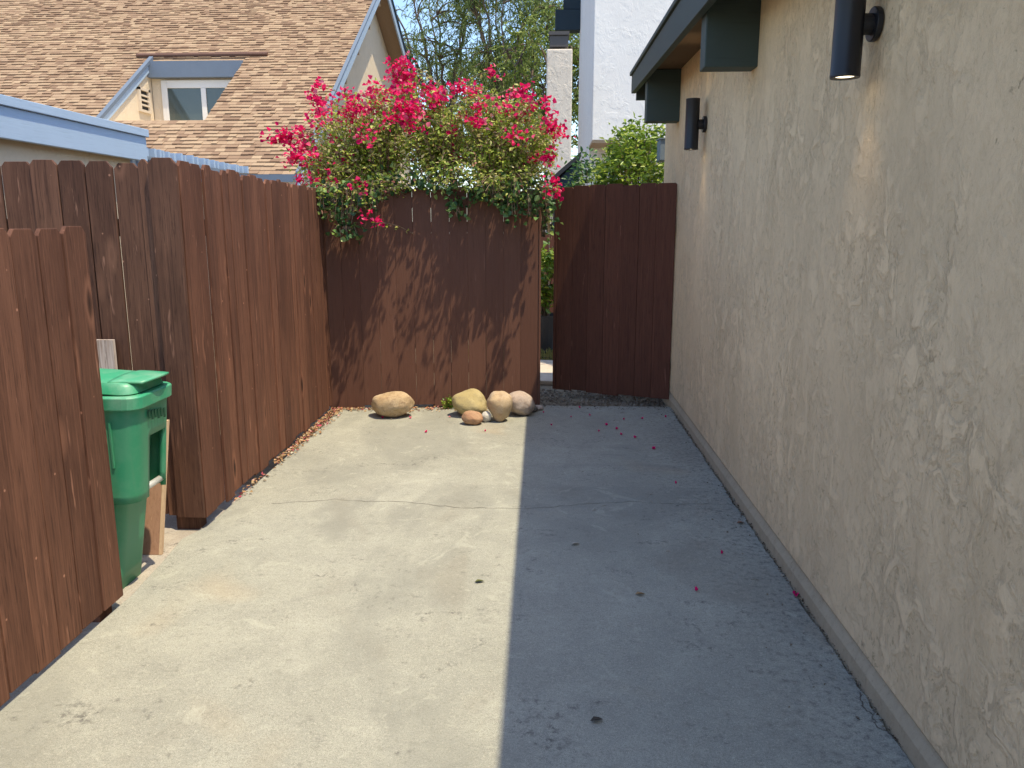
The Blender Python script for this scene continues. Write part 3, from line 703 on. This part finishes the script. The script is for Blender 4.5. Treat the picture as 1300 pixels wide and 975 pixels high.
# boards behind the cart
a = onz(208,703,-.02); a.x -= .022
t = thing('plywood_offcut', (a.x-.12, a.y, -.028), 'pinkish-brown plywood offcut with pale raw edge standing behind the green bin', 'board')
mb = MB().prism([(a.x-.30,a.y,-.026), (a.x-.004,a.y,-.026), (a.x-.004+.01,a.y+.16,.60), (a.x-.30,a.y+.16,.60)], (0,.018,0)); mb.build('panel', M['ply'], t)
mb = MB().prism([(a.x-.0035,a.y-.001,-.026), (a.x+.010,a.y-.001,-.026), (a.x+.020,a.y+.159,.61), (a.x-.0035+.01,a.y+.159,.61)], (0,.020,0)); mb.build('raw_edge', M['raw_wood'], t)
a = ony(126,432,3.80); b = ony(145,470,3.80)
t = MB().box((a.x-.03, 3.812, -.028), (b.x, 3.834, a.z)).build('weathered_board', M['pale_board'], origin=(b.x-.05, 3.82, -.028)); tag(t, 'short whitish peeling board standing behind the green bin, against the dark fence', 'board')

# ------------------------------------------------------------------ rocks
def rock(px, py, w, h, d, mat, label, seed, tilt=0, taper=0, lump=.12, zoff=0, yaw=0, name='rock'):
    import bmesh
    bm = bmesh.new(); bmesh.ops.create_icosphere(bm, subdivisions=5, radius=1)
    s0 = Vector((seed*3.7, seed*1.3, seed))
    for v in bm.verts:
        p = v.co.copy(); k = 1+lump*mn.noise(p*1.1+s0)*2.1+lump*.35*mn.noise(p*2.6+s0)+lump*.13*mn.noise(p*7+s0)-lump*.5*max(0, .10-abs(mn.noise(p*1.6+s0*2)))
        p *= k
        sx = 1+taper*p.z
        q = Vector((p.x*w/2*sx, p.y*d/2*sx, p.z*h/2))
        ca, sa = math.cos(tilt), math.sin(tilt); q = Vector((q.x*ca-q.z*sa, q.y, q.x*sa+q.z*ca))
        cb, sb = math.cos(yaw), math.sin(yaw); v.co = Vector((q.x*cb-q.y*sb, q.x*sb+q.y*cb, q.z))
    zmin = min(v.co.z for v in bm.verts)
    base = onz(px, py); base.y += d/2*.72
    fl = zmin+.06*h
    for v in bm.verts:
        if v.co.z < fl: v.co.z = fl-(fl-v.co.z)*.15
    zm = min(v.co.z for v in bm.verts)
    me = bpy.data.meshes.new(name); 
    for v in bm.verts: v.co.z -= zm-.001-zoff
    bm.to_mesh(me); bm.free(); me.materials.append(mat)
    me.polygons.foreach_set('use_smooth', [True]*len(me.polygons))
    o = bpy.data.objects.new(name, me); COL.objects.link(o); o.location = (base.x, base.y, 0)
    return tag(o, label, 'rock', 'river rocks at the foot of the back fence')
RM = [rockmat('tan_rock', (.46,.33,.19), (.52,.40,.26), (.30,.20,.12)), rockmat('olive_rock', (.40,.32,.15), (.46,.38,.20), (.30,.25,.14)),
      rockmat('buff_rock', (.50,.37,.22), (.50,.40,.29), (.38,.25,.15)), rockmat('pink_grey_rock', (.46,.36,.29), (.50,.42,.36), (.30,.22,.18)),
      rockmat('rust_rock', (.42,.24,.14), (.46,.30,.19), (.30,.16,.10)), rockmat('white_rock', (.55,.53,.47), (.62,.60,.54), (.35,.33,.29)), rockmat('dark_pebble', (.10,.09,.08), (.16,.14,.12), (.2,.17,.14))]
rock(495.5,532, .345,.225,.27, RM[0], 'big tan boulder standing alone at the left, in front of the back fence', 1, .08, -.03, .10)
rock(596,530.5, .315,.225,.27, RM[1], 'yellow-olive rounded rock behind the small rust one', 2, -.22, .0, .09)
rock(634,537, .205,.255,.18, RM[2], 'buff upright rock, wide on top and narrow at its foot', 3, .02, .26, .10)
rock(660,529.5, .235,.20,.20, RM[3], 'pinkish-grey rock with a dark crease, half behind the upright buff rock', 4, -.35, 0, .10)
rock(599,540.5, .175,.112,.13, RM[4], 'small flat rust-brown stone in front of the olive rock', 5, -.08, 0, .08)
rock(617,536.5, .085,.085,.09, RM[5], 'small whitish pebble wedged between the larger rocks', 6, .3, 0, .08)
rock(676,524, .09,.06,.08, RM[6], 'dark little stone in the shade at the right end of the rocks', 7, -.3, 0, .1)
rock(684,521.5, .075,.045,.06, RM[3], 'tiny grey-brown pebble at the corner of the back fence', 8, 0, 0, .1)

# ------------------------------------------------------------------ plants
def bez(p0, p1, p2, n=8):
    return [p0*(1-t)**2+p1*2*t*(1-t)+p2*t*t for t in [i/n for i in range(n+1)]]
def interp(tab, x):
    for (a, va), (b, vb) in zip(tab, tab[1:]):
        if a <= x <= b: return va+(vb-va)*(x-a)/(b-a)
    return tab[0][1] if x < tab[0][0] else tab[-1][1]
TOP = [(378,205),(395,150),(415,125),(440,118),(470,116),(495,100),(515,92),(540,108),(575,104),(610,112),(640,112),(670,128),(690,140),(708,175),(712,245)]
BOT = [(378,232),(400,262),(430,285),(450,270),(480,258),(500,240),(560,238),(600,244),(630,250),(660,256),(690,250),(712,246)]
boug = thing('bougainvillea', (-1.0, 6.95, -.05), 'magenta-flowering bougainvillea spilling over the top of the back fence', 'bougainvillea')
g = random.Random(12)
lp = []; fp = []; st = MB(); tips = []
roots = [Vector((-1.45, 7.05, 1.5)), Vector((-.95, 7.05, 1.6)), Vector((-.45, 7.05, 1.5))]
tw = MB()
for k, rt in enumerate(roots):
    tw.tube(bez(Vector((-1.0+.05*k, 7.0, -.05)), Vector((rt.x*.6-.4, 7.1, .8)), rt, 8), [.035-.002*i for i in range(9)], 8)
tw.build('trunk', M['twig'], boug)
N1 = 1250
for k in range(N1):
    px = g.uniform(384, 706); yt = interp(TOP, px); yb = interp(BOT, px)
    v = g.random()**.85; py = yt+(yb-yt)*v
    # thickness in depth, fullest at mid height; low parts hang in front of the fence
    d0 = 6.22+.28*max(0, (px-560)/150) ; 
    half = .68*math.sqrt(max(.02, 1-(2*v-.9)**2*.8))
    Y = g.triangular(max(d0, 6.95-half), 6.95+half*.8, 6.45) if v < .72 else g.uniform(d0-.02, 6.62)
    if py > 246: Y = min(Y, 6.50+.12*max(0, (px-420)/290))
    tip = ony(px, py, Y)
    if (tip.y < 6.72 and mn.noise(tip*6.5+Vector((3,1,2))) < .07): continue
    rt = min(roots, key=lambda q: abs(q.x-tip.x)+g.random()*.4)
    mid = rt.lerp(tip, .55)+Vector((g.uniform(-.1,.1), g.uniform(-.1,.1), .22+.25*g.random()))
    path = bez(rt, mid, tip, 9)
    if k % 2 == 0: st.tube(path[3:], [.005-.0005*i for i in range(len(path)-3)], 4, cap=False)
    for i in range(4, 10):
        p = path[i]
        for _ in range(9 if p.y > 6.74 else (2 if (i+k) % 3 else 3)): lp.append(p+Vector((g.gauss(0,.032), g.gauss(0,.032), g.gauss(0,.032))))
    fl = mn.noise(Vector((tip.x*2.6, tip.y*2, tip.z*2.6+4)))
    pr = .66 if v < .17 else (.30 if v < .38 else (.07 if v < .75 else .02))
    if px > 640: pr *= 1.25
    if g.random() < pr*(1.2 if fl > .0 else .2): tips.append((tip, 1.0))
# long arching flower sprays that leave the outline
for (px, py, Y, w) in ((352,180,6.35,8),(362,176,6.35,9),(374,172,6.35,8),(381,166,6.4,6),(370,204,6.3,8),(380,198,6.3,9),(390,196,6.3,8),(377,229,6.3,6),(401,110,6.5,4),(399,125,6.5,6),(403,132,6.5,5),(407,151,6.45,8),
                       (500,88,6.7,9),(510,84,6.7,10),(517,92,6.7,9),(505,98,6.7,9),(630,92,6.9,5),(661,112,6.8,6),(690,128,6.7,7),(703,156,6.5,8),(711,163,6.5,8),(698,152,6.5,6),(700,205,6.45,8),(704,235,6.4,8),(708,241,6.4,7),
                       (476,283,6.3,5),(470,235,6.35,4),(525,95,6.7,6),(458,130,6.5,8),(446,120,6.5,7),(545,118,6.6,8),(560,128,6.5,7),(590,108,6.6,6),(520,145,6.3,14),(515,135,6.3,10),(512,150,6.3,12),(535,150,6.3,7),(458,172,6.3,6),(655,170,6.35,7),(648,165,6.35,8),(470,112,6.5,8)):
    tip = ony(px, py, Y)
    for _ in range(max(2, w//3)): tips.append((tip+Vector((g.gauss(0,.03), g.gauss(0,.03), g.gauss(0,.025))), .8))
    rt = tip+Vector((.35*(-1 if tip.x > -.5 else 1), .1, -.2)); rt.y = 6.8
    path = bez(rt, rt.lerp(tip, .5)+Vector((0,0,.12)), tip, 8)
    st.tube(path, .003, 4, cap=False)
    for p in path[3:]:
        for _ in range(2): lp.append(p+Vector((g.gauss(0,.025), g.gauss(0,.025), g.gauss(0,.02))))
st.build('stems', M['twig'], boug)
for tip, s in tips:
    for _ in range(g.randint(9, 21)):
        fp.append(tip+Vector((g.gauss(0,.034), g.gauss(0,.034), g.gauss(0,.028)))*1.0)
leafcloud('foliage', lp, M['boug_leaf'], boug, .020, .046, .55, .25, 3)
leafcloud('flowers', fp, M['boug_flower'], boug, .025, .046, .95, -.1, 4, up=.4)

ivy = thing('ivy', (-.6, 6.75, -.05), 'dark green ivy hanging over the back fence below the bougainvillea', 'ivy')
ip = []; ist = MB()
def ivystrand(px, py0, py1, Y, n):
    a = ony(px, py0, Y); b = ony(px+g.uniform(-6,6), py1, Y); path = bez(a, a.lerp(b,.5)+Vector((g.uniform(-.03,.03),-.03,0)), b, 6); ist.tube(path, .003, 4, cap=False)
    for _ in range(n):
        q = path[g.randint(0,6)]; ip.append(q+Vector((g.gauss(0,.035), g.gauss(0,.02), g.gauss(0,.03))))
for k in range(55):
    px = g.uniform(600, 692); L = interp([(600,246),(625,258),(650,272),(672,272),(690,262)], px)
    ivystrand(px, 232+g.uniform(-8,6), L+g.uniform(-8,3), 6.58+.02*(px-600)/90+g.uniform(-.06,.04), 7)
for k in range(46):
    px = g.uniform(392, 480); L = interp([(392,262),(420,272),(440,298),(455,270),(480,262)], px)
    ivystrand(px, 240+g.uniform(-8,6), L+g.uniform(-8,3), 6.42+g.uniform(-.06,.04), 6)
for k in range(40): 
    px = g.uniform(480, 600); ivystrand(px, 222+g.uniform(-8,6), 240+g.uniform(-8,3), 6.62+g.uniform(-.04,.04), 6)
for k in range(8): ivystrand(g.uniform(572,584), 255, 268+g.uniform(0,8), 6.62, 5)
for k in range(14): ivystrand(g.uniform(425,450), 285, 298+g.uniform(-4,4), 6.42, 4)
for k in range(40): ivystrand(g.uniform(684,697), 240, 285+g.uniform(-8,20), 6.95+g.uniform(-.1,.15), 6)
ist.build('stems', M['twig'], ivy)
leafcloud('foliage', ip, M['ivy'], ivy, .035, .06, .85, .5, 5, up=.2)

def bush(name, label, cat, cx, cy, z0, z1, rx, ry, mat, n, l0, l1, seed, stem_mat=None):
    g = random.Random(seed); t = thing(name, (cx, cy, -.06), label, cat); pts = []; st = MB()
    for k in range(n):
        th = g.uniform(0, 2*math.pi); ph = math.acos(g.uniform(-.95, 1)); rad = g.uniform(.72, 1.0)+.22*mn.noise(Vector((math.cos(th)*2, math.sin(th)*2+seed, ph*2)))
        p = Vector((cx+rx*rad*math.sin(ph)*math.cos(th), cy+ry*rad*math.sin(ph)*math.sin(th), (z0+z1)/2+(z1-z0)/2*rad*math.cos(ph)))
        if k % 5 == 0: st.tube(bez(Vector((cx+g.uniform(-.1,.1), cy, -.06)), Vector((cx, cy, (z0+z1)/2)), p, 6), [.012-.0015*i for i in range(7)], 4, cap=False)
        for _ in range(9): pts.append(p+Vector((g.gauss(0,.05), g.gauss(0,.05), g.gauss(0,.04))))
    st.build('stems', M['twig'], t); leafcloud('foliage', pts, mat, t, l0, l1, .45, .0, seed, up=.7); return t
bush('green_shrub', 'bright lime-green glossy shrub between the white building and the tan wall, above the gate', 'shrub', .98, 9.0, .9, ony(800,156,9).z, .50, .55, M['shrub_leaf'], 800, .05, .085, 5)
bush('green_shrub', 'smaller darker shrub under the chimney, left of the lime-green one', 'shrub', .48, 9.5, .6, ony(745,196,9.5).z, .30, .4, M['ivy'], 260, .05, .08, 6)
bush('potted_plant', 'leafy yellow-green plant seen through the gap between fence and gate', 'plant', -.04, 10.0, .55, ony(690,318,10).z, .30, .3, M['shrub_leaf'], 150, .06, .11, 8)
rd = MB(); n = 20
rings = [[Vector((-.04+r_*math.cos(2*math.pi*k/n), 10+r_*math.sin(2*math.pi*k/n), z)) for k in range(n)] for z, r_ in ((-.06,.16),(.45,.24),(.45,.21),(.40,.20))]
o = rd.loft(rings).build('plant_pot', M['terracotta'], origin=(-.04,10,-.06)); tag(o, 'dark pot behind the gap beside the gate, holding the yellow-green plant', 'plant pot')
# dark boundary fence behind the gap
t = thing('far_fence', (0, 11.2, 0), 'dark fence far beyond the gap between back fence and gate', 'fence')
mb = MB(); fence_run(mb, (-2.5,11.2,0), (.1,11.2,0), (0,-1,0), [.14], .0, lambda s: 1.45, seed=9); mb.build('boards', M['gate'], t)
# ground beyond the fence
p = [onz(x, y, -.05) for x, y in ((680,452),(705,452),(705,484),(694,487),(684,482))]
mb = MB().prism([Vector((-.35,8.0,-.055)), Vector((.12,7.95,-.055)), Vector((.35,8.3,-.055)), Vector((.3,9.2,-.055)), Vector((-.3,9.3,-.055)), Vector((-.45,8.6,-.055))], (0,0,.045)); o = mb.build('path', M['stone'], bevel=.008); tag(o, kind='structure')
gp = np.array([[rnd.uniform(-1.0,1.0), rnd.uniform(9.35,10.8), -.06] for _ in range(5000)])
gg = np.random.default_rng(5); D = gg.normal(0,.35,(5000,3)); D[:,2] = 1; L = gg.uniform(.05,.14,5000)
o = leaves('dry_grass', gp, D, gg.normal(0,1,(5000,3)), L, L*.08, M['dry_grass']); tag(o, 'dry yellow grass beyond the gate gap', 'grass', kind='stuff')
hs = MB()
for yy, z in ((9.45,.02),(9.75,.03),(10.3,.10)):
    hs = MB(); path = [Vector((-.5+.1*i, yy+.05*math.sin(i*1.3+yy*9), -.035+z*(1 if i % 3 else .6))) for i in range(11)]; hs.tube(path, .009, 8)
    o = hs.build('garden_hose', M['hose'], origin=(0,yy,-.05), smooth=True); tag(o, {9.45:'nearest black irrigation hose seen in the gap beside the gate', 9.75:'middle black irrigation hose seen in the gap beside the gate', 10.3:'farthest black irrigation hose in the dry grass'}[yy], 'hose', 'irrigation hoses beyond the gap')
# little yellow-green weed at fence foot
a = onz(571,518); t = thing('weed', (a.x, a.y, 0), 'tiny yellow-green weed at the foot of the back fence, left of the olive rock', 'weed')
leafcloud('foliage', [a+Vector((g.gauss(0,.028), g.gauss(0,.012)-.03, abs(g.gauss(.05,.028)))) for _ in range(120)], M['shrub_leaf'], t, .018, .034, .7, 0, 7)

# background trees
def tree(name, label, base, fork, cen, rad, mat, seed, ncl, nspray, thr=-.1, llen=(.10,.2), drop=.8, ratio=.16, trunk_r=.18, nl=9, sp=.3):
    g = random.Random(seed); t = thing(name, base, label, 'tree'); br = MB(); pts = []; dirs = []
    base = Vector(base); cen = Vector(cen); fk = Vector((base.x+(cen.x-base.x)*.4, base.y, fork))
    br.tube(bez(base, Vector((base.x,base.y,fork*.6)), fk, 8), [trunk_r*(1-.045*i) for i in range(9)], 10, cap=False)
    limbs = []
    for k in range(9):
        a = 6.283*k/9+g.uniform(-.3,.3); e = cen+Vector((math.cos(a)*rad[0]*g.uniform(.4,.9), math.sin(a)*rad[1]*.7, rad[2]*g.uniform(.0,.9)))
        m = fk.lerp(e, .5)+Vector((math.cos(a)*.3, 0, -.3)); pa = bez(fk, m, e, 14)
        pa = [p+Vector((g.gauss(0,.05), g.gauss(0,.05), g.gauss(0,.05))) if 0 < i else p for i, p in enumerate(pa)]
        br.tube(pa, [trunk_r*.55*(1-.062*i) for i in range(15)], 7, cap=False); limbs += pa[3:]
    n = 0
    while n < ncl:
        p = Vector((g.uniform(-1,1), g.uniform(-1,1), g.uniform(-1,1)))
        if p.length > 1 or mn.noise(p*2.3+Vector((seed,0,0))) < thr: continue
        n += 1; q = cen+Vector((p.x*rad[0], p.y*rad[1], p.z*rad[2]))
        a = min((l for l in g.sample(limbs, 40)), key=lambda l: (l-q).length+.5*max(0, l.z-q.z))
        pa = bez(a, a.lerp(q,.5)+Vector((g.gauss(0,.15), g.gauss(0,.15), .3)), q, 6); br.tube(pa, [.035-.0045*i for i in range(7)], 4, cap=False)
        for _ in range(nspray):
            o = g.choice(pa[3:])+Vector((g.gauss(0,sp), g.gauss(0,sp), g.gauss(0,sp*.8)))
            sd = Vector((g.gauss(0,1), g.gauss(0,1), -drop*1.6)).normalized(); sl = g.uniform(.25,.55)
            for m in range(nl):
                pts.append(o+sd*sl*m/nl); s2 = Vector((g.gauss(0,1), g.gauss(0,1), g.gauss(-.3,.4))); dirs.append(sd*.8+s2*.6)
    br.build('trunk', M['bark'], t, smooth=True)
    P = np.array([tuple(p) for p in pts]); D = np.array([tuple(p) for p in dirs]); gg = np.random.default_rng(seed); n = len(P)
    N = gg.normal(0,.7,(n,3)); N[:,2] += .5; L = gg.uniform(*llen, n)
    leaves('crown', P, D, N, L, L*ratio*gg.uniform(.8,1.3,n), mat, t); return t
tree('pepper_tree', 'airy feathery tree with thin bare limbs behind the bougainvillea, nearest the shingled house', (-3.3,29,-.06), 5.0, (-4.2,29,9.2), (3.0,2.2,3.2), M['tree_leaf'], 22, 115, 11, .0, trunk_r=.12)
tree('pepper_tree', 'denser feathery tree with hanging green sprays, left of the chimney', (-1.3,27,-.06), 4.4, (-1.3,27,8.6), (2.4,2.0,3.4), M['tree_leaf'], 31, 200, 15, -.05, trunk_r=.12)
tree('broadleaf_tree', 'dark-limbed bright green tree directly behind the chimney', (.0,23.5,-.06), 3.6, (.0,23.5,5.6), (1.3,1.2,2.0), M['tree_leaf_b'], 43, 80, 12, -.05, (.08,.14), .4, .4, .15)
tree('broadleaf_tree', 'lower green tree whose top shows just above the flowers', (-2.6,33,-.06), 3.5, (-2.4,33,6.4), (2.9,2,2.3), M['tree_leaf_b'], 55, 70, 12, .0, (.1,.18), .4, .4, .2)

# ------------------------------------------------------------------ litter on the concrete
g = random.Random(77)
def flat_leaves(name, pts, mat, l0, l1, ratio=.7, seed=1, flat=.25, parent=None):
    gg = np.random.default_rng(seed); n = len(pts); P = np.array([tuple(p) for p in pts]); D = gg.normal(0,1,(n,3)); D[:,2] = gg.uniform(-.1,flat,n)
    N = gg.normal(0,flat,(n,3)); N[:,2] = 1; L = gg.uniform(l0,l1,n); return leaves(name, P, D, N, L, L*ratio, mat, parent)
pts = []
for _ in range(950):
    y = 4.2+2.32*g.random()**.6; x = -1.80-.03*(y-4.2)/2.3+abs(g.gauss(0,.018+.012*(y-4)))
    pts.append((x, y, .004+g.random()*.012)) if mn.noise(Vector((y*2.2,x*4,1)))>-.22 else None
for _ in range(330): 
    x = -1.82+1.0*g.random()**1.7; pts.append((x, 6.55+.11*(x+1.8)-abs(g.gauss(0,.045)), .004+g.random()*.01))
for _ in range(110): pts.append((g.uniform(-1.5,-.08), 6.62-abs(g.gauss(0,.14)), .003+g.random()*.006))
o = flat_leaves('leaf_litter', pts, M['litter'], .012, .03, .7, 1, .5); tag(o, 'dry leaves and fallen blossom gathered along the side fence', 'leaf litter', kind='stuff')
pts = []
for _ in range(700): 
    y = 2.2+4.5*g.random(); pts.append((1.084+g.gauss(0,.006)-.002, y, .002+g.random()*.006))
for _ in range(1600):
    x = g.uniform(-.05,1.08); pts.append((x, 6.785+abs(g.gauss(.02,.12)) if g.random() < .8 else g.uniform(6.8,7.6), -.055+g.random()*.04))
for _ in range(70): pts.append((1.05-abs(g.gauss(0,.10)), g.uniform(2.3,6.7), .003))
for _ in range(160): pts.append((g.uniform(-.05,1.05), 6.76-abs(g.gauss(0,.08)), .003))
o = flat_leaves('debris', pts, M['debris'], .005, .016, .6, 2, .6); tag(o, 'dark soil crumbs and dead leaves along the tan wall and gate', 'debris', kind='stuff')
bm_ = MB()
for _ in range(700):
    x = g.uniform(-.1,1.09); y = g.uniform(6.80,7.7); s_ = g.uniform(.006,.022)
    bm_.tube([(x,y,-.06),(x+g.uniform(-.004,.004),y,-.06+s_)], [s_, s_*.6], 5)
o = bm_.build('gravel', rockmat('gravel_mix', (.2,.16,.12), (.33,.28,.22), (.12,.10,.08))); tag(o, 'small gravel on the soil in front of the gate', 'gravel', kind='stuff')
PET = [(858,614),(830,570),(917,703),(884,750),(783,545),(789,552),(760,548),(736,518),(690,524),(541,549),(616,548),(504,524),(486,531),(521,531),(700,540),(770,540),(815,532),(806,556),(845,530),(792,533),(725,530),(749,528),(1010,756)]
for i, (x, y) in enumerate(PET):
    p = onz(x, y, .002); mb = MB(); s_ = g.uniform(.007,.016)*(1 if y > 560 else .9); a0 = g.uniform(0,6)
    k = 7; ring = [(p.x+s_*math.cos(a0+6.283*j/k)*(1 if j % 2 else .75), p.y+s_*1.1*math.sin(a0+6.283*j/k), p.z+.002+.016*abs(math.sin(j*1.1+i*2))) for j in range(k)]
    mb.add(ring+[(p.x,p.y,p.z)], [(j,(j+1)%k,k) for j in range(k)])
    o = mb.build('fallen_petal', M['petal'], origin=(p.x,p.y,0)); tag(o, 'single fallen magenta bougainvillea petal on the concrete', 'petal', 'fallen magenta petals scattered on the driveway')
LV = [(608,740,'leaf','small curled olive-green leaf on the sunlit concrete','leaf',(.10,.11,.03)), (812,756,'leaf','curled tan dry leaf on the shaded concrete','leaf',(.34,.22,.11)), (730,692,'leaf','pale dry leaf near the shadow edge on the shaded concrete','leaf',(.42,.38,.32)), (757,917,'leaf','lone dark leaf scrap low on the shaded concrete','leaf',(.05,.04,.03)), (940,665,'leaf','brown dry leaf on the concrete beside the tan wall','leaf',(.25,.13,.08))]
for x, y, nm, lab, cat, c in LV:
    p = onz(x, y, .002); m_ = plain('leaf_tint', c, .8); o = leaves(nm, np.array([[p.x-.02,p.y,p.z+.004]]), np.array([[1.,.3,.1]]), np.array([[0.,.2,1.]]), np.array([.045]), np.array([.025]), m_, origin=(p.x,p.y,0)); tag(o, lab, cat)
tw = MB()
for k in range(16):
    x = g.uniform(-.0,1.0); y = g.uniform(3.0,6.6); a = g.uniform(0,3.14); l = g.uniform(.015,.04)
    tw.tube([(x,y,.002),(x+l*math.cos(a)*.5,y+l*math.sin(a)*.5,.006),(x+l*math.cos(a),y+l*math.sin(a),.002)], .0012, 4)
o = tw.build('twig_debris', M['debris']); tag(o, 'tiny dark twigs scattered on the shaded concrete', 'twigs', kind='stuff')

# ------------------------------------------------------------------ light, sky, camera
to_sun = Vector((.315, -.21, 1)).normalized()
el = math.asin(to_sun.z); az = math.atan2(to_sun.x, to_sun.y)
sun = bpy.data.lights.new('sun', 'SUN'); sun.energy = 2.75; sun.angle = R(.53); sun.color = (1,.862,.61)
so = bpy.data.objects.new('sun', sun); COL.objects.link(so); so.rotation_euler = to_sun.to_track_quat('Z', 'Y').to_euler(); so.location = (5,-5,20)
w = bpy.data.worlds.new('World'); S.world = w; w.use_nodes = True; nt = w.node_tree; nt.nodes.clear()
sk = nt.nodes.new('ShaderNodeTexSky'); sk.sky_type = 'NISHITA'; sk.sun_disc = False; sk.sun_elevation = el; sk.sun_rotation = az
sk.air_density = 1.0; sk.dust_density = .8; sk.ozone_density = 2.4
bg = nt.nodes.new('ShaderNodeBackground'); bg.inputs[1].default_value = .15; wo = nt.nodes.new('ShaderNodeOutputWorld')
nt.links.new(sk.outputs[0], bg.inputs[0]); nt.links.new(bg.outputs[0], wo.inputs[0])
cam = bpy.data.cameras.new('camera'); cam.sensor_width = 36; cam.sensor_fit = 'HORIZONTAL'; cam.lens = 36*F/1300; cam.clip_start = .05; cam.clip_end = 3000
co = bpy.data.objects.new('camera', cam); COL.objects.link(co); co.location = (0,0,H); co.rotation_euler = (math.pi/2-TH, 0, PS); S.camera = co
vs = S.view_settings; S.display_settings.display_device = 'sRGB'; vs.view_transform = 'Standard'; vs.look = 'None'; vs.exposure = 1.06; vs.gamma = 1; vs.use_curve_mapping = False
S.cycles.max_bounces = 6; S.cycles.diffuse_bounces = 3; S.cycles.transmission_bounces = 2; S.cycles.transparent_max_bounces = 2
